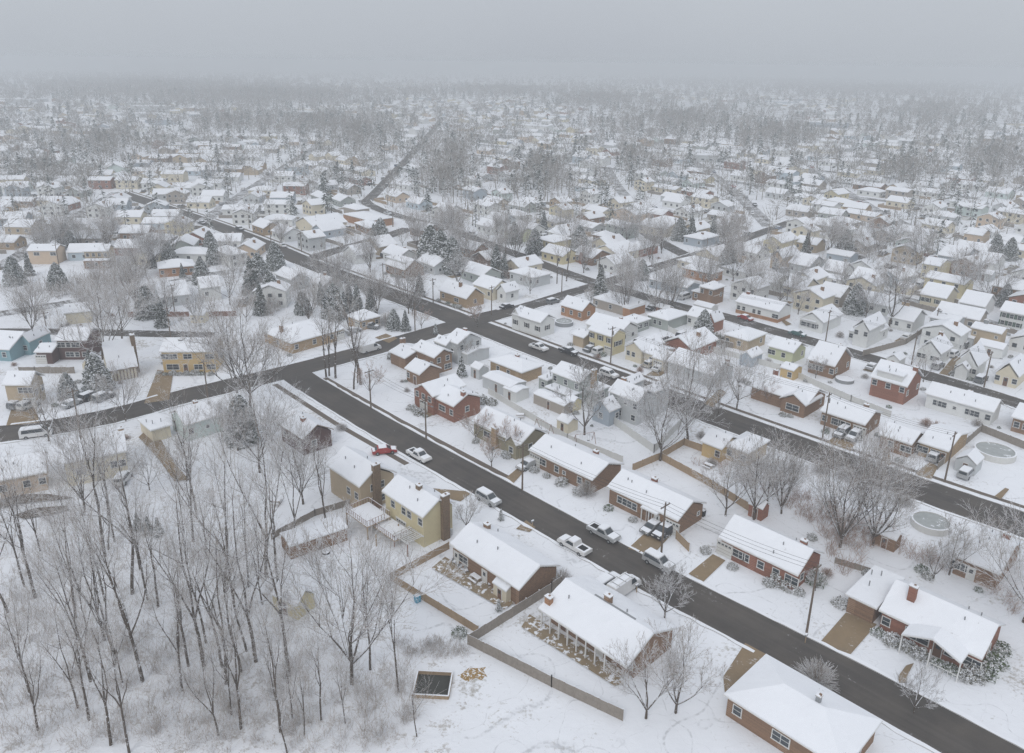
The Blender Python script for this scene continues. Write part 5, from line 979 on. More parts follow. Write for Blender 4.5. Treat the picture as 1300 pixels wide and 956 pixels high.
PL = [(839, 708, 9.5, 'wooden pole beside the drive of the brick ranch house with two snowy cars'), (1024, 803, 10.5, 'tall dark pole on the lawn below the red brick ranch house'), (663, 622, 9, 'pole standing at the narrow drive of the brown brick ranch house'), (541, 558, 9, 'pole at the kerb opposite the white pickup truck'), (471, 518, 9, 'pole on the verge below the corner lawn trees'),
      (775, 463, 10, 'pole in front of the yellow two-storey house'), (1044, 557, 10, 'pole beside the drive of the brown brick ranch, second street'), (1199, 612, 10, 'pole right of the yellow-winged house drive'), (264, 505, 9, 'pole before the ochre two-storey house'), (217, 430, 9, 'pole right of the ochre shed roof, upper left'), (62, 432, 8, 'thin pole between teal and maroon houses'),
      (527, 377 + 43, 8, 'pole beside the crossroads drive'), (550, 385, 8, 'pole left of the chimney house near the crossroads'), (487, 364, 8, 'pole beside the drive of the dormered cape'), (431, 341, 8, 'pole on the corner before the white cape'), (383, 320, 8, 'pole at the corner of the snowy parking lane'), (344, 307, 8, 'pole above the upper street bend'),
      (624, 400, 9, 'pole at the big crossroads'), (713, 372, 8, 'pole before the pale gray corner house'), (760, 350, 8, 'pole before the sun room house'), (827, 342, 9, 'pole beside the upper diagonal lot'), (846, 390, 9, 'pole on the third street before the gray-green hipped house'), (896, 328, 8, 'pole at the corner of the blue-gray house'), (1048, 434, 9, 'pole before the white porch house'),
      (1157, 463, 9, 'pole leaning beside the white bungalow'), (1249, 492, 9, 'pole before the cream bungalow'), (1185, 426, 8, 'pole in the back lane of the upper right blocks'), (1222, 341, 8, 'dark pole before the blue-gray gabled house'), (1300, 530, 9, 'pole at the right edge above the brick house'), (222, 398, 9, 'pole behind the reddish fence'), (80, 296, 8, 'leaning pole beside the tyre-tracked lane'), (1, 343, 8, 'pole at the left edge by the tyre-tracked lane'), (75, 337, 8, 'pole before the two tan houses'), (104, 560, 11, 'tall thin pole rising beside the left street bend'), (856, 300, 8, 'pole near the upper corner trees'), (628, 560, 0, '')]
for q in PL:
    if q[2]: pole(*q[:4], lamp=(rnd.random() < .4))
def wire(i, j, label, sag=.6, r=.022):
    (a, Ha), (b_, Hb) = POLES[i], POLES[j]; P0 = []; P1 = []
    for off in (-.9, .0, .9):
        pv = None; o = Vector((math.cos(A0 + R(90)), math.sin(A0 + R(90)), 0)) * off
        for k in range(13):
            t = k / 12; p = a.lerp(b_, t) + o + Vector((0, 0, Ha * (1 - t) + Hb * t - .4 - sag * 4 * t * (1 - t)))
            if pv is not None: P0.append(tuple(pv)); P1.append(tuple(p))
            pv = p
    n_ = len(P0); me = np_mesh('overhead_wires', *prisms(P0, P1, [r] * n_, [r] * n_), ['wire']); tag(link('overhead_wires', me), label, 'wires')
for i, j, l in [(0, 1, 'thin overhead wires between the ranch drive pole and the tall lawn pole'), (2, 0, 'thin overhead wires between the two poles in the middle of the diagonal street'), (3, 2, 'thin overhead wires from the kerb pole to the narrow drive pole'), (4, 3, 'thin overhead wires at the start of the diagonal street'), (5, 6, 'thin overhead wires along the second street'), (6, 7, 'thin overhead wires at the lower end of the second street'), (8, 9, 'thin overhead wires above the ochre two-storey house'), (12, 13, 'thin overhead wires along the upper street near the chimney house'), (13, 14, 'thin overhead wires along the upper street near the white cape'), (14, 15, 'thin overhead wires at the snowy parking lane'), (21, 23, 'thin overhead wires along the third street'), (23, 24, 'thin overhead wires from the porch house to the white bungalow'), (24, 25, 'thin overhead wires before the two bungalows')]: wire(i, j, l)

# ---------------------------------------------------------------- fences, walls, pools, sheds, garden things
def fence(pxs, H, mat, label, boards=True, cat='fence', name='fence', step=2.4):
    P = [at(*q) for q in pxs]; root = thing(name, label, cat, P[0]); o = P[0]; b = MB(mat)
    for p, q in zip(P, P[1:]):
        d = (q - p); L = d.length; rz = math.atan2(d.y, d.x); m = (p + q) / 2 - o
        if boards:
            k = max(1, int(L / .9))
            for i in range(k):
                w_ = p.lerp(q, (i + .5) / k) - o; hh = H * rnd.uniform(.97, 1.02); b.box((w_.x, w_.y, hh / 2), (L / k - .02, .04, hh), mat, rz)
        else:
            for z in (.35, .75, 1.1): b.box((m.x, m.y, min(z, H - .1)), (L, .05, .1), mat, rz)
    b.build('fence_boards' if boards else 'rails', root)
    n_ = 0
    for p, q in zip(P, P[1:]):
        k = max(1, int((q - p).length / step))
        for i in range(k + 1):
            if n_ > 60: break
            w_ = p.lerp(q, i / k) - o; b = MB(); b.box((w_.x, w_.y, H / 2 + .05), (.13, .13, H + .1), mat); b.box((w_.x, w_.y, H + .12), (.15, .15, .06), 'snow_soft'); b.build('fence_post', root); n_ += 1
    return root
for q in [([(570, 697), (496, 737), (607, 805)], 1.3, 'fence_wood', 'brown plank fence round the snowy lawn behind the wide ranch house'), ([(596, 818), (700, 752), (712, 744)], 1.6, 'fence_gray', 'dark gray plank fence between the two large ranch gardens'), ([(594, 818), (700, 872), (790, 915)], 1.6, 'fence_gray', 'long dark fence in front of the largest ranch garden'),
          ([(803, 598), (838, 583), (905, 620), (960, 655)], 1.5, 'fence_wood', 'brown plank fence around the garden behind the middle ranch houses'), ([(838, 583), (868, 565), (895, 575)], 1.5, 'fence_wood', 'short plank fence running up to the large dark tree'), ([(858, 684), (874, 700)], 1.5, 'fence_wood', 'short brown fence at the gable of the brick ranch house'),
          ([(163, 402), (240, 402)], 1.5, 'fence_red', 'reddish fence left of the cream shed'), ([(260, 402), (300, 401)], 1.5, 'fence_red', 'reddish fence right of the cream shed'), ([(25, 474), (45, 474), (95, 474)], 1.6, 'fence_gray', 'gray retaining fence below the maroon house'), ([(1095, 452), (1150, 437), (1175, 420)], 1.6, 'fence_gray', 'fence between the oak lawn and the white bungalow'),
          ([(745, 514), (830, 575), (865, 540)], 1.7, 'fence_white', 'pale fence around the back garden of the long gray house'), ([(620, 500), (720, 560), (790, 588)], 1.5, 'fence_white', 'pale fence behind the olive and brown brick houses'), ([(900, 445), (990, 470), (1080, 510), (1130, 530)], 1.5, 'fence_white', 'long pale fence between the second and third street gardens'),
          ([(1190, 596), (1245, 548), (1300, 570)], 1.6, 'fence_gray', 'gray fence beside the larger round pool'), ([(1020, 352), (1100, 372), (1170, 392), (1290, 425)], 1.4, 'fence_gray', 'dark fence along the back lane of the upper right houses'), ([(1190, 330), (1150, 318)], 1.3, 'fence_red', 'short red fence before the tan car'), ([(450, 640), (400, 655), (345, 685)], 1.2, 'fence_gray', 'fence with snow on it leading from the deck towards the wood'),
          ([(835, 414), (915, 452)], 1.5, 'fence_white', 'pale fence behind the gray-green hipped house'), ([(1060, 715), (1110, 730)], 1, 'fence_gray', 'low fence behind the carport')]:
    fence(*q)
def ring(label, x, y, rad, H, mat, inner, cat='pool', name='round_pool', deep=.15):
    root = thing(name, label, cat, at(x, y)); b = MB(mat); n_ = 28
    for i in range(n_):
        a, c = 2 * math.pi * i / n_, 2 * math.pi * (i + 1) / n_; q = lambda r_, t, z: (r_ * math.cos(t), r_ * math.sin(t), z)
        b.poly([q(rad, a, 0), q(rad, c, 0), q(rad, c, H), q(rad, a, H)], mat); b.poly([q(rad, a, H), q(rad, c, H), q(rad - .3, c, H + .02), q(rad - .3, a, H + .02)], 'snow_soft'); b.poly([q(rad - .3, c, H - deep), q(rad - .3, a, H - deep), q(rad - .3, a, H + .02), q(rad - .3, c, H + .02)], mat)
    b.build('pool_wall' if cat == 'pool' else 'frame', root); b = MB(inner); b.poly([((rad - .28) * math.cos(2 * math.pi * i / n_), (rad - .28) * math.sin(2 * math.pi * i / n_), H - deep + .02) for i in range(n_)], inner); b.build('pool_cover' if cat == 'pool' else 'mat', root); return root
ring('larger above-ground round pool with gray ice beyond the second street', 1262, 578, 3.6, 1.25, 'fence_white', 'pool_ice'); ring('smaller round pool ringed with snow below the second street', 1181, 668, 3.0, 1.1, 'fence_white', 'pool_ice')
ring('round dark-rimmed pool behind the white shuttered house', 716, 412, 2.6, 1.1, 'metal', 'pool_ice'); ring('round trampoline full of snow behind the steep brick house', 1072, 484, 2.1, .8, 'metal', 'snow_soft', 'trampoline', 'trampoline', .05)
ring('small round fire bowl ringed with snow on the lawn below the deck', 414, 702, .6, .3, 'rubber', 'snow_soft', 'fire bowl', 'fire_bowl', .05)
def shed(x, y, a, w_, z, rise, ridge, mat, label, rz=A0, name='garden_shed'):
    root = thing(name, label, 'shed', at(x, y), rz); b = MB(); gable_wall(b, a, w_, z, rise, ridge, mat, ov=.15); b.build('wall', root); b = MB(); roof_mesh(b, a + .3, w_ + .3, z, rise, ridge, th=.1, sn=.15); b.build('roof', root)
    link('door', door_mesh('door'), root, (0, -w_ / 2, .02)).scale = (.8, 1, min(1, (z - .3) / 2.1)); return root
shed(641, 757, 2.6, 2.0, 2.0, .6, 'A', 'cream', 'cream garden shed against the wall of the wide ranch house'); shed(374, 772, 4.5, 3.2, 2.3, 1.4, 'A', 'yellow', 'pale yellow shed in the clearing beside the wood', R(-30)); shed(1228, 596, 3.4, 4, 2.3, 1.3, 'B', 'pale_gray', 'small gray gabled shed before the larger round pool')
shed(720, 545, 3, 3, 2.1, .8, 'A', 'cream', 'cream shed at the fence behind the brown brick ranch house'); shed(727, 519, 2.6, 2.6, 2.2, .8, 'A', 'yellow', 'yellow shed below the long rear porch'); shed(609, 478, 3, 3, 2.4, 1, 'A', 'pale_gray', 'gray shed left of the ochre brick house'); shed(640, 495, 9, 5, 2.6, .5, 'A', 'pale_gray', 'flat-roofed gray outbuilding below the ochre brick house'); shed(655, 505, 4, 4, 2.3, .4, 'A', 'white', 'small flat-roofed white shed below the gray outbuilding')
shed(703, 517, 9, 3.4, 2.2, .5, 'A', 'taupe', 'long low snow-roofed outbuilding before the rear-porch house'); shed(1125, 692, 3.2, 2.4, 2.1, .7, 'A', 'brick_brown', 'brown shed under the vase-shaped tree'); shed(1136, 465, 3, 4, 2.3, 1.2, 'B', 'white', 'white shed beside the tree fence'); shed(843, 400, 4, 3, 2.4, .8, 'A', 'brick_red', 'small red shed in the middle block gardens', A0); shed(790, 418, 4, 3, 2.5, .4, 'A', 'cream', 'cream flat-roofed shed beside the gray-green window house')
shed(400, 690, 9, 4, 2.2, .5, 'A', 'brick_brown', 'long lean-to shed with a snowy roof beside the crooked tree', R(35)); shed(962, 655, 2.4, 2.2, 2.2, .9, 'A', 'brick_red', 'red shed beneath the ivy-clad trees', A0); shed(1190, 448 + 8, 3, 3, 2.2, .9, 'B', 'white', 'white shed between the bungalows'); shed(118, 470, 3.2, 3, 2.3, 1.9, 'B', 'cream', 'little half-timbered playhouse left of the steep-roofed house', R(10)); shed(878, 302, 5, 4, 2.5, 1, 'A', 'gray_green', 'gray garage beside the blue-gray corner house'); shed(1258, 450, 6, 5, 2.6, 1, 'A', 'white', 'white garage below the tan box house')
shed(1222, 436, 6, 5, 2.6, .7, 'A', 'pale_gray', 'gray garage behind the white bungalow'); shed(895, 398, 6, 4, 2.6, .8, 'A', 'white', 'white garage left of the brick gable'); shed(1090, 375, 5, 4, 2.5, 1, 'A', 'pale_gray', 'pale garage behind the taupe cape'); shed(1060, 362, 5, 4, 2.5, 1, 'A', 'white', 'white garage behind the cream cape'); shed(1150, 372, 5, 4, 2.5, 1, 'A', 'cream', 'cream garage under the great oak'); shed(1250, 355, 5, 5, 2.5, 1, 'A', 'pale_gray', 'pale garage left of the low brick hall')
# sunken pit with timber edging at the lower edge
root = thing('sunken_pit', 'open timber-edged pit with a dark floor at the lower edge', 'pit', at(551, 864), A0 + R(43), None, .5); b = MB()
b.poly([(-4.1, -5.5, .03), (4.1, -5.5, .03), (4.1, 1.9, .03), (-4.1, 1.9, .03)], 'dark_pit'); b.build('floor_panel', root)
for c_, d_ in (((0, 2, .5), (8.6, .35, 1.0)), ((-4.2, -1.8, .5), (.35, 7.3, 1.0)), ((4.2, -1.8, .5), (.35, 7.3, 1.0)), ((0, -5.6, .5), (8.6, .35, 1.0))):
    b = MB(); b.box(c_, d_, 'fence_wood'); b.box((c_[0], c_[1], 1.04), (d_[0] * .98, d_[1] * .8, .1), 'snow_soft'); b.build('timber_edge', root)
b = MB('leaf_litter'); P = [at(602 + 18 * math.cos(t), 856 + 8 * math.sin(t)) for t in [i * .45 for i in range(14)]]; b.poly([(p.x + rnd.uniform(-.5, .5), p.y + rnd.uniform(-.5, .5), .012) for p in P], 'leaf_litter'); tag(b.build('leaf_litter'), 'orange fallen leaves beside the sunken pit', None, None, 'stuff')
# garden furniture and small things
def table(x, y, label, rz=0.0, n=2):
    root = thing('picnic_table', label, 'table', at(x, y), rz); b = MB(); b.box((0, 0, .74), (1.7, .8, .06), 'fence_wood'); b.box((0, 0, .82), (1.66, .76, .12), 'snow_soft', taper=.93); b.build('table_top', root)
    for s_ in (-1, 1): b = MB(); b.box((0, s_ * .75, .44), (1.7, .28, .05), 'fence_wood'); b.box((0, s_ * .75, .51), (1.64, .25, .1), 'snow_soft', taper=.9); b.build('bench_seat', root)
    for s_ in (-1, 1): b = MB(); b.box((s_ * .6, 0, .36), (.08, 1.5, .08), 'fence_wood'); b.box((s_ * .6, 0, .2), (.08, .3, .7), 'fence_wood'); b.build('leg', root)
table(604, 737, 'snowy picnic table on the patio of the wide ranch house', A0); table(616, 729, 'upper snowy table on the patio of the wide ranch house', A0 + .6); table(899, 594, 'snowy picnic table in the garden behind the middle ranch fence', A0); table(660, 530, 'snowy table in the garden behind the olive house'); table(350, 640, 'snow-laden table near the maroon house')
def chair(x, y, label, g_):
    root = thing('garden_chair', label, 'chair', at(x, y), rnd.uniform(0, 6.28), g_); b = MB(); b.box((0, 0, .42), (.55, .55, .05), 'metal'); b.box((0, 0, .5), (.5, .5, .12), 'snow_soft', taper=.85); b.build('seat', root); b = MB(); b.box((0, .27, .75), (.55, .05, .6), 'metal'); b.build('backrest', root)
    for i in (-1, 1):
        for j in (-1, 1): b = MB(); b.box((i * .24, j * .24, .2), (.04, .04, .4), 'metal'); b.build('leg', root)
for x, y in ((583, 722), (592, 727), (622, 744), (628, 751), (577, 716)): chair(x, y, 'snowy garden chair on the patio of the wide ranch house', 'chairs on the patio of the wide ranch house')
def bin_(x, y, mat, label, rz=A0):
    root = thing('wheeled_bin', label, 'bin', at(x, y), rz); b = MB(); b.box((0, 0, .5), (.62, .66, .95), mat, taper=1.12); b.build('bin_body', root); b = MB(); b.box((0, 0, 1.02), (.72, .76, .08), mat); b.box((0, 0, 1.1), (.62, .66, .1), 'snow_soft', taper=.85); b.build('lid', root)
bin_(530, 764, 'blue_plastic', 'bright blue bin outside the plank fence'); bin_(565, 681, 'metal', 'gray bin under the chimney of the yellow house'); bin_(571, 679, 'pale_gray', 'pale bin right of the gray one at the yellow house'); bin_(892, 655, 'rubber', 'dark bin at the gable of the brick ranch house')
def swing(x, y, label, rz):
    root = thing('swing_set', label, 'swing set', at(x, y), rz); b = MB(); b.cyl((-2, 0, 2.2), (2, 0, 2.2), .06, .06, 'fence_red', 6); b.build('top_bar', root)
    for s_ in (-2, 2):
        for t in (-.9, .9): b = MB(); b.cyl((s_, t, 0), (s_, 0, 2.2), .05, .05, 'fence_red', 6); b.build('leg', root)
    for s_ in (-.8, .8): b = MB(); b.box((s_, 0, .5), (.5, .2, .05), 'rubber'); b.cyl((s_ - .22, 0, .5), (s_ - .22, 0, 2.2), .015, .015, 'metal', 4); b.cyl((s_ + .22, 0, .5), (s_ + .22, 0, 2.2), .015, .015, 'metal', 4); b.build('swing_seat', root)
swing(742, 563, 'red swing set behind the brown brick ranch house', R(20)); swing(690, 548, 'metal swing frame in the garden of the olive house', A0)
def mailbox(x, y, label):
    root = thing('mailbox', label, 'mailbox', at(x, y), A0); b = MB(); b.box((0, 0, .55), (.1, .1, 1.1), 'fence_wood'); b.build('post', root); b = MB(); b.box((0, 0, 1.2), (.2, .5, .22), 'metal'); b.box((0, 0, 1.35), (.2, .5, .08), 'snow_soft'); b.build('box_body', root)
mailbox(808, 752, 'mailbox post right of the white van'); mailbox(1022, 806 + 10, 'mailbox near the tall dark pole'); mailbox(676, 670, 'mailbox beside the small apron on the diagonal street')
# ladder racks of the white van, snow roof strips
for o in COL.objects:
    if o.get('label') == 'white van with ladder racks in the drive':
        for x in (-2, -.6, .8): b = MB(); b.box((x, 0, 2.36), (.06, 1.8, .06), 'metal'); b.build('rack_bar', o)
        for y in (-.6, .5): b = MB(); b.box((-.6, y, 2.42), (3.6, .08, .06), 'trim_white'); b.build('ladder_rail', o)
# ---------------------------------------------------------------- the rest of the town
WOODS = [(865, 155, 150, 26), (985, 175, 70, 18), (575, 205, 42, 36), (560, 240, 30, 14), (690, 225, 32, 32), (190, 112, 230, 20), (400, 160, 110, 18), (1185, 145, 120, 26), (60, 228, 90, 14), (290, 160, 60, 16), (1150, 225, 40, 16), (640, 118, 150, 8),
         (1260, 205, 60, 25), (455, 175, 45, 25), (800, 205, 26, 16), (1000, 105, 330, 10), (130, 190, 60, 20), (520, 90, 500, 6), (1120, 115, 200, 12), (330, 125, 190, 14), (760, 130, 80, 9), (30, 285, 25, 10)]
def in_wood(q, k=1.0):
    return any(((q[0] - a) / (c * k)) ** 2 + ((q[1] - b_) / (d * k)) ** 2 < 1 for a, b_, c, d in WOODS)
def wmesh2(w, h):
    key = ('far', w, h)
    if key not in WM:
        b = MB(); b.box((0, -.02, 0), (w, .06, h), 'trim_white'); b.box((0, -.04, 0), (w - .2, .05, h - .2), 'glass'); WM[key] = b.mesh('window')
    return WM[key]
SHAPES = [(15, 9, 2.8, 1.8, 'A'), (12, 9, 3.0, 2.3, 'A'), (13, 8.5, 4.8, 1.5, 'A'), (9, 12, 3.0, 2.3, 'B'), (14, 9, 2.8, 1.7, 'H'), (10, 8, 5.0, 2.0, 'B'), (17, 9, 2.8, 1.5, 'A')]
FCOL = ['white', 'white', 'white', 'white', 'white', 'cream', 'cream', 'pale_gray', 'pale_gray', 'pale_gray', 'tan', 'brick_red', 'brick_brown', 'brick_tan', 'blue_gray', 'taupe', 'cream', 'mint', 'gray_green', 'pale_blue', 'white', 'white', 'white', 'pale_gray', 'cream', 'peach', 'yellow']
CNAME = dict(white='white', cream='cream', pale_gray='pale gray', tan='tan', brick_red='red brick', brick_brown='brown brick', brick_tan='tan brick', blue_gray='blue-gray', peach='peach', taupe='taupe', yellow='yellow', mint='mint green', gray_green='gray-green', pale_blue='pale blue', olive='olive')
HM = {}
def far_house_mesh(si, col):
    if (si, col) not in HM:
        a, w_, z, rise, rg = SHAPES[si]; b = MB(); gable_wall(b, a - .8, w_ - .8, z, rise, rg, col); wl = b.mesh('wall'); b = MB(); roof_mesh(b, a, w_, z, rise, rg, rough=True); rf = b.mesh('roof')
        b = MB(); b.box((a * .2, .4, z + rise * .8), (.9, .65, 1.9), 'brick_brown'); b.box((a * .2, .4, z + rise * .8 + 1), (.8, .6, .14), 'snow_soft'); HM[si, col] = (wl, rf, b.mesh('chimney'))
    return HM[si, col]
ORD = 'first second third fourth fifth sixth seventh eighth ninth tenth eleventh twelfth thirteenth fourteenth fifteenth sixteenth seventeenth eighteenth nineteenth twentieth'.split()
ORD += ['twenty-' + w_ for w_ in ORD[:9]] + ['thirtieth'] + ['thirty-' + w_ for w_ in ORD[:9]] + ['fortieth'] + ['forty-' + w_ for w_ in ORD[:9]]
cand = []; rg_ = random.Random(99)
def warp(x, y):
    return x + 22 * math.sin(y / 170 + 1) + 9 * math.sin(x / 60), y + 16 * math.sin(x / 130) + 7 * math.sin(y / 75 + 2)
def layout(th, cond, v0, v1, u0, u1, tag_):
    k = 0; v = v0
    while v < v1:
        sc = 1.0 if v < 900 else 1.25
        for side in (-1, 1):
            u = u0 + rg_.uniform(0, 10)
            while u < u1:
                u += rg_.uniform(15.5, 20) * sc
                if abs((u + 40 * math.sin(v / 200)) % 190 - 95) < 9: continue
                vv = v + side * 15.5 * sc + rg_.uniform(-1.2, 1.2)
                x, y = warp(u * math.cos(th) - vv * math.sin(th), u * math.sin(th) + vv * math.cos(th))
                if y < 150 or y > 3200: continue
                q = px((x, y, 0))
                if q is None or not (-25 < q[0] < 1325): continue
                if not cond(q, x, y): continue
                if in_wood(q): continue
                if rg_.random() > (.93 if y < 700 else .8): continue
                cand.append([x, y, th + rg_.uniform(-.06, .06) + .12 * math.cos(y / 170 + 1), k, side, tag_, q])
        v += 58 * sc; k += 1
left = lambda q, x, y: q[0] < 395 - max(0, (200 - q[1])) * .6
ok_y = lambda q: q[1] < (470 if q[0] > 640 else 335 if q[0] < 330 else 395)
layout(A0, lambda q, x, y: not left(q, x, y) and ok_y(q), 40, 3600, -2600, 1500, 'right')
layout(R(6), lambda q, x, y: left(q, x, y) and ok_y(q), 120, 3200, -2200, 200, 'left')
cand.sort(key=lambda c: c[0] ** 2 + c[1] ** 2)
for i in range(2600):                                  # infill of the close-built blocks
    q = (rg_.uniform(300, 1310), rg_.uniform(262, 455)) if i % 4 else (rg_.uniform(-10, 330), rg_.uniform(215, 330)); p = at(*q)
    if q[0] < 640 and q[1] > 330: continue
    v_ = -p.x * math.sin(A0) + p.y * math.cos(A0); cand.append([p.x, p.y, A0 + rg_.uniform(-.04, .04) if q[0] > 330 else R(rg_.uniform(-4, 12)), int(v_ // 30), 1, 'fill', q])
grid = {}
def near_other(x, y, r):
    gx, gy = int(x // 40), int(y // 40)
    for i in (-1, 0, 1):
        for j in (-1, 0, 1):
            for (a, b_) in grid.get((gx + i, gy + j), ()):
                if (a - x) ** 2 + (b_ - y) ** 2 < r * r: return True
    return False
NH = sum(1 for o in COL.objects if o.get('category') == 'house'); rows = {}; far = []; indiv = []
for c in cand:
    x, y = c[0], c[1]
    if near_other(x, y, 15 if c[5] == 'fill' else 13): continue
    if y < 560 and not free(x, y, 6.2 if c[5] == 'fill' else 5.5, 6.0 if c[5] == 'fill' else 7.0): continue
    if y >= 560 and any((p.x - x) ** 2 + (p.y - y) ** 2 < 160 for P, hw in ROADS[5:] for p in P[::3] if abs(p.y - y) < 20): continue
    grid.setdefault((int(x // 40), int(y // 40)), []).append((x, y))
    far.append(c)
    if y < 620: HC.append((x, y, 6.5))
far.sort(key=lambda c: c[0] ** 2 + c[1] ** 2); indiv = far[:298 - NH]; far = far[298 - NH:]
for c in indiv:
    if c[5] == 'fill': c[5] = 'right'; c[3] = 1000 + c[3]
for c in indiv: rows.setdefault((c[5], c[3], c[4]), []).append(c)
# rows are numbered outward from the camera, houses in a row from left to right as seen
names = sorted(rows, key=lambda k: (k[0], sum(c[6][1] for c in rows[k]) / len(rows[k]) * -1)); cnt = {}
for key in names:
    cnt[key[0]] = cnt.get(key[0], 0) + 1; rn = ORD[cnt[key[0]] - 1]
    for j, c in enumerate(sorted(rows[key], key=lambda c: c[6][0])):
        x, y, th = c[:3]; col = rg_.choice(FCOL); si = rg_.choice([1, 3, 5, 1]) if c[3] >= 1000 else rg_.randrange(len(SHAPES)); wl, rf, chm_ = far_house_mesh(si, col); a, w_, z, rise, rgd = SHAPES[si]
        st = 'two-storey' if z > 4 else 'low'
        lab = f"{CNAME[col]} {st} house, {ORD[j]} from the left in the {rn} {'left' if key[0] == 'left' else 'right'}-hand background row"
        root = thing('brick_house' if 'brick' in col else 'siding_house', lab, 'house', (x, y, 0), th, 'background houses in rows')
        link('wall', wl, root); link('roof', rf, root)
        if rg_.random() < .6: link('chimney', chm_, root)
        if y < 700:
            for i in (-1, 0, 1):
                for zz in ((1.6,) if z < 4 else (1.5, 3.9)): link('window', wmesh2(1.3, 1.3), root, (i * a * .3, -(w_ - .8) / 2, zz))
            for i in (-1, 1): link('window', wmesh2(1.1, 1.2), root, ((a - .8) / 2, i * w_ * .2, 1.6), R(90))
fb = MB()
for c in far:
    x, y, th = c[:3]; a, w_, z, rise, rgd = SHAPES[rg_.randrange(len(SHAPES))]; col = rg_.choice(FCOL); s_ = 1.0 if y < 1200 else 1.12
    if y > 900 and rg_.random() < .05: a, w_, z, rise = a * 3.2, w_ * 2.2, 5.5, .6
    ex = Vector((math.cos(th), math.sin(th), 0)); ey = Vector((-math.sin(th), math.cos(th), 0)); o = Vector((x, y, 0)); A, B = a / 2 * s_, w_ / 2 * s_
    if rgd == 'B': ex, ey, A, B = ey, -ex, B, A
    c4 = [o + ex * i * A + ey * j * B for i, j in ((-1, -1), (1, -1), (1, 1), (-1, 1))]; up = Vector((0, 0, z)); m1 = (c4[1] + c4[2]) / 2 + Vector((0, 0, z + rise)); m0 = (c4[0] + c4[3]) / 2 + Vector((0, 0, z + rise))
    for i in range(4):
        p, q = c4[i], c4[(i + 1) % 4]; P = [p, q, q + up] + ([m1] if i == 1 else [m0] if i == 3 else []) + [p + up]; fb.poly(P, col)
    t = Vector((0, 0, .35)); e_ = ey * .4; f_ = ex * .4
    fb.poly([c4[0] + up - e_ - f_, c4[1] + up - e_ + f_, m1 + t + f_, m0 + t - f_], 'snow_roof'); fb.poly([c4[2] + up + e_ + f_, c4[3] + up + e_ - f_, m0 + t - f_, m1 + t + f_], 'snow_roof')
    if y < 1100:
        for i in (-.5, 0, .5):
            p = o + ex * i * A - ey * (B + .03) + Vector((0, 0, 1.6)) if rgd != 'B' else o + ex * i * A + ey * (B + .03) + Vector((0, 0, 1.6)); fb.poly([p - ex * .6 - Vector((0, 0, .6)), p + ex * .6 - Vector((0, 0, .6)), p + ex * .6 + Vector((0, 0, .6)), p - ex * .6 + Vector((0, 0, .6))], 'glass')
tag(fb.build('distant_houses'), 'small snow-roofed houses fading into the haze', None, 'distant houses', 'stuff')
# large flat-roofed buildings far out
for x, y, a, w_, z, lab in [(18, 132, 90, 40, 8, 'wide white flat-roofed hall at the far left edge'), (195, 143, 50, 26, 9, 'white flat-roofed block beyond the left woods'), (197, 96, 45, 18, 24, 'pale high-rise block dim in the haze at the left'), (385, 148, 60, 24, 7, 'long flat-roofed building beyond the left avenue'), (550, 103, 90, 30, 8, 'long pale building in the haze near the horizon'), (905, 205, 34, 14, 5, 'long white building before the hazy wood'), (650, 178, 30, 16, 5, 'flat pale building beside the far avenue')]:
    root = thing('flat_roofed_building', lab, 'building', at(x, y), R(rg_.uniform(-12, 12))); b = MB(); gable_wall(b, a, w_, z, 0, 'F', 'pale_gray', ov=0); b.build('wall', root); b = MB(); roof_mesh(b, a + .8, w_ + .8, z, 0, 'F'); b.build('roof', root)
    for i in range(int(a / 6)):
        for zz in range(int(z / 3.2)): link('window', wmesh2(2.4, 1.5), root, (-a / 2 + 3 + i * 6, -w_ / 2, 2 + zz * 3.1)) if i * 6 < a - 3 and i < 9 else None
# background streets
def far_street(pts, wd, mat='asphalt_snowy'):
    P = dense([Vector((*warp(*p), 0)) for p in pts], 12); strip(P, wd, mat, 'street')
for k in range(7, 24, 1):
    v = 40 + 58 * k
    for u0, u1 in ((-700 - v * .9, -v * .15 + 60), (-v * .05 + 100, v * .9)):
        pts = []
        for i in range(24):
            u = u0 + (u1 - u0) * i / 23; p = (u * math.cos(A0) - v * math.sin(A0), u * math.sin(A0) + v * math.cos(A0)); w_ = warp(*p); q = px((w_[0], w_[1], 0))
            if w_[1] < 330 or q is None or left(q, 0, 0) or not -60 < q[0] < 1360 or q[1] > 300: 
                if len(pts) > 2: far_street(pts, 7)
                pts = []; continue
            pts.append(p)
        if len(pts) > 2: far_street(pts, 7)
# ---- background trees: the nearest ones as trees of their own, the rest as one mass
tc = []; g2 = random.Random(5)
def want_tree(x, y, q):
    if y < 600: return free(x, y, 1.5, 2.0, 3.0 if q[1] < 215 else 7.5) and (q[1] < 250 or g2.random() < .35)
    return not near_other(x, y, 5.2)
n = 0
while n < 21000:
    if g2.random() < .55:
        a, b_, c, d = g2.choices(WOODS, [w_[2] * w_[3] * (.7 if w_[1] > 175 else 1.2 if w_[1] > 130 else 5) for w_ in WOODS])[0]; t = g2.uniform(0, 6.28); r_ = min(1.7, abs(g2.gauss(0, .62))); q = (a + c * r_ * math.cos(t), b_ + d * r_ * math.sin(t)); wood = True
    else: q = (g2.uniform(-20, 1320), 95 + 320 * g2.random() ** 1.8); wood = False
    n += 1
    if q[1] < 84: continue
    if q[1] > 330 and g2.random() < .5: continue
    p = at(*q)
    if p.y > 8000 or not want_tree(p.x, p.y, q): continue
    tc.append((p.x, p.y, wood, q))
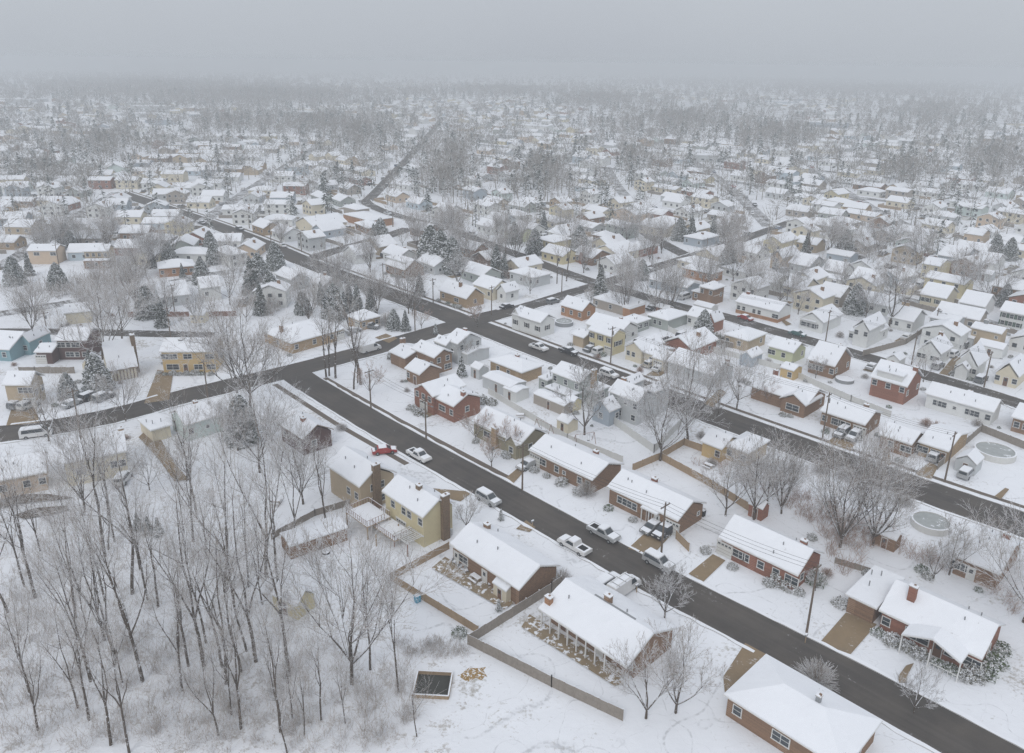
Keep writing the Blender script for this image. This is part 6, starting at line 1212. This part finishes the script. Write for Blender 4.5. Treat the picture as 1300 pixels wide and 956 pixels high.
for q in [(-5 + i * 9 + g2.uniform(-4, 4), g2.uniform(235, 300)) for i in range(12)] + [(g2.uniform(0, 200), g2.uniform(300, 400)) for i in range(8)]:
    p = at(*q)
    if free(p.x, p.y, 1.5, 2, 3): tc.append((p.x, p.y, True, q))
tc.sort(key=lambda t: t[0] ** 2 + t[1] ** 2); NT = TREECOUNT[0]; far_t = []; lab_seen = {}
def where(q):
    a = 'at the left edge' if q[0] < 130 else 'in the left part' if q[0] < 400 else 'left of the middle' if q[0] < 600 else 'right of the middle' if q[0] < 850 else 'in the right part' if q[0] < 1130 else 'at the right edge'
    return a
tm_sorted = []
for x, y, wood, q in tc:
    if NT + len(tm_sorted) < 298 and -10 < q[0] < 1310: tm_sorted.append((x, y, wood, q))
    else: far_t.append((x, y, wood, q))
byw = {}
for t in tm_sorted: byw.setdefault((where(t[3]), int(t[3][1] // 22)), []).append(t)
bands = sorted({k[1] for k in byw}, reverse=True)
for (w_, bd), L in byw.items():
    for j, (x, y, wood, q) in enumerate(sorted(L, key=lambda t: t[3][0])):
        ever = g2.random() < .24; kind = ('cedar' if g2.random() < .6 else 'spruce') if ever else g2.choice(['oak', 'oak', 'vase', 'small', 'oak_white']); Ht = g2.uniform(7, 11) if ever else g2.uniform(5, 8) if kind == 'small' else g2.uniform(9, 14)
        kindn = 'snow-dusted evergreen' if ever else 'bare tree'
        tree(kind, (x, y, 0), Ht, f"{kindn}, {ORD[min(j, 48)]} from left in the {ORD[bands.index(bd)]} background tree belt {w_}", 'background trees')
g3 = np.random.default_rng(8)
def far_tree_mass(L, name, label, ever):
    V = []; nt_ = len(L); per = 60 if not ever else 70
    X = np.array([t[0] for t in L]); Y = np.array([t[1] for t in L]); D = np.hypot(X, Y); Hh = g3.uniform(9, 16, nt_) * np.where(D > 1500, 1.25, 1.0); rad = Hh * g3.uniform(.28, .42, nt_) * (.6 if ever else 1)
    wdt = np.clip(D / 2000, .14, 1.3)
    d = g3.normal(size=(nt_, per, 3)); d /= np.linalg.norm(d, axis=2, keepdims=True); rr = g3.uniform(.3, 1, (nt_, per, 1)) ** .5
    if ever:
        t = g3.uniform(0, 1, (nt_, per)); az = g3.uniform(0, 6.28, (nt_, per)); R_ = rad[:, None] * (1 - t) * rr[:, :, 0]; C_ = np.stack([R_ * np.cos(az), R_ * np.sin(az), (.08 + .9 * t) * Hh[:, None]], 2)
        dirv = np.stack([np.cos(az), np.sin(az), -.35 * np.ones_like(az)], 2); ln = rad[:, None, None] * .5; wd_ = wdt[:, None, None] * 2.4
    else:
        C_ = d * rr * np.stack([rad, rad, Hh * .36], 1)[:, None, :]; C_[:, :, 2] += (Hh * .62)[:, None]; dirv = d + np.array([0, 0, .7]); ln = Hh[:, None, None] * .16; wd_ = wdt[:, None, None]
    dirv = dirv / np.linalg.norm(dirv, axis=2, keepdims=True); sd = np.cross(dirv, g3.normal(size=dirv.shape)); sd /= np.linalg.norm(sd, axis=2, keepdims=True)
    o = np.stack([X, Y, np.zeros(nt_)], 1)[:, None, :]
    T = np.stack([o + C_ - dirv * ln * .5 - sd * wd_ * .5, o + C_ - dirv * ln * .5 + sd * wd_ * .5, o + C_ + dirv * ln], 2).reshape(-1, 3)
    tr = np.stack([np.stack([X - .25, Y, 0 * X], 1), np.stack([X + .25, Y, 0 * X], 1), np.stack([X, Y, Hh * .75], 1)], 1).reshape(-1, 3)
    V = np.concatenate([T, tr]); me = np_mesh(name, V, np.arange(len(V)).reshape(-1, 3), ['needles_far' if ever else 'twigs_far']); tag(link(name, me), label, None, None, 'stuff')
ev = [t for t in far_t if g2.random() < .2]; se = set(id(t) for t in ev); de = [t for t in far_t if id(t) not in se]
far_tree_mass(de, 'distant_bare_trees', 'bare trees between the distant houses fading into the haze', False); far_tree_mass(ev, 'distant_evergreens', 'dark evergreens scattered among the distant houses', True)
# parked cars along the background streets
CC = ['car_white', 'car_silver', 'car_gray', 'car_black', 'car_white', 'car_tan', 'car_red', 'car_blue']; nc = 0; cl = []
for P, hw, nm in [(S2, 3.2, 'dusted cross street'), (R3, 3.2, 'third street'), (R12, 2.7, 'back lane of the upper right'), (R13, 3, 'street above the shuttered capes'), (R3b, 4, 'far avenue'), (R4, 4, 'left avenue'), (R8, 3.7, 'right upper avenue'), (R8b, 3.7, 'far right avenue'), (R6, 3.7, 'middle upper street'), (R9, 3.5, 'tyre-tracked lane'), (R2, 4.5, 'second street')]:
    i = 6; j = 0
    while i < len(P) - 8:
        i += g2.randrange(5, 16)
        if i >= len(P) - 3: break
        t = (P[i + 1] - P[i]).normalized(); sd = g2.choice((-1, 1)); p = P[i] + Vector((-t.y, t.x, 0)) * sd * (hw - .9)
        q = px((p.x, p.y, 0))
        if q is None or not (0 < q[0] < 1300) or q[1] > (420 if nm != 'second street' else 330) or any((p.x - cx_) ** 2 + (p.y - cy_) ** 2 < 36 for cx_, cy_ in CARS): continue
        if any((p - at(*xq)).length < 12 for xq, _ in XING): continue
        col = g2.choice(CC); kd = g2.choice(['sedan', 'suv', 'suv', 'pickup']); j += 1
        car(kd, col, p, math.atan2(t.y, t.x), f"snowy {col[4:]} {'pickup' if kd == 'pickup' else 'car'}, {ORD[j - 1]} from the far end of the {nm}", 'cars parked along the background streets', q[1] < 300)
# driveways and yard cars beside houses of the middle distance, small bushes in the gardens
fn = 0
for c in indiv:
    if c[6][1] < 215 or g2.random() < .12: continue
    x, y, th = c[:3]; ex = Vector((math.cos(th), math.sin(th), 0)); ey = Vector((-math.sin(th), math.cos(th), 0)); sd = -c[4]; o = Vector((x, y, 0)) - ey * sd * 10.5
    if not free(o.x, o.y, -1.5, 4): continue
    mt = g2.choice(['fence_gray', 'fence_white', 'fence_wood', 'fence_gray']); L = g2.uniform(10, 17); b = MB(mt); n_ = int(L / 1.2)
    for i in range(n_): b.box((-L / 2 + L * (i + .5) / n_, 0, .75), (L / n_ - .04, .06, 1.5 * g2.uniform(.96, 1.02)), mt)
    b.box((0, 0, 1.54), (L, .1, .07), 'snow_soft'); b.box((-L / 2, 3.0 * sd, .75), (.06, 6, 1.5), mt)
    tag(b.build('garden_fence', None, o, th), {'fence_gray': 'dark gray', 'fence_white': 'pale', 'fence_wood': 'brown'}[mt] + ' garden fence behind one of the houses in the background rows', 'fence', 'garden fences of the background rows')
for c in indiv:
    if c[6][1] < 225 or g2.random() < .3: continue
    x, y, th = c[:3]; ex = Vector((math.cos(th), math.sin(th), 0)); ey = Vector((-math.sin(th), math.cos(th), 0)); o = Vector((x, y, 0)) + ex * g2.choice((-9.2, 9.2)) + ey * g2.uniform(-3, 3)
    if not free(o.x, o.y, -4.2, 2) or any((o.x - a) ** 2 + (o.y - b_) ** 2 < 25 for a, b_ in CARS): continue
    car(g2.choice(['sedan', 'suv']), g2.choice(CC[:6]), o, th + math.pi / 2, 'snow-covered car standing beside one of the houses in the background rows', 'cars beside the houses of the background rows', True)
    b = MB(); q = [o - ex * 1.5 - ey * 5, o + ex * 1.5 - ey * 5, o + ex * 1.5 + ey * 5, o - ex * 1.5 + ey * 5]; b.poly([(p.x, p.y, .035) for p in q], 'driveway_wet'); tag(b.build('driveway'), kind='structure')
nb = 0; tries = 0; BL = {}
while nb < 230 and tries < 4000:
    tries += 1; q = (g2.uniform(0, 1300), g2.uniform(285, 560) if g2.random() < .88 else g2.uniform(560, 760))
    if inpoly(q[0], q[1], [(-40, 600), (300, 600), (480, 700), (540, 956), (-40, 956)]): continue
    p = at(*q)
    if not free(p.x, p.y, .8, 1.6): continue
    if free(p.x, p.y, 4.5, 0): continue
    nb += 1; put_bush(p, g2.uniform(.4, .95), 'snowy garden bush scattered between the houses, low and rounded', 'low rounded bushes scattered between the houses', g2.choice(BUSH + TB))
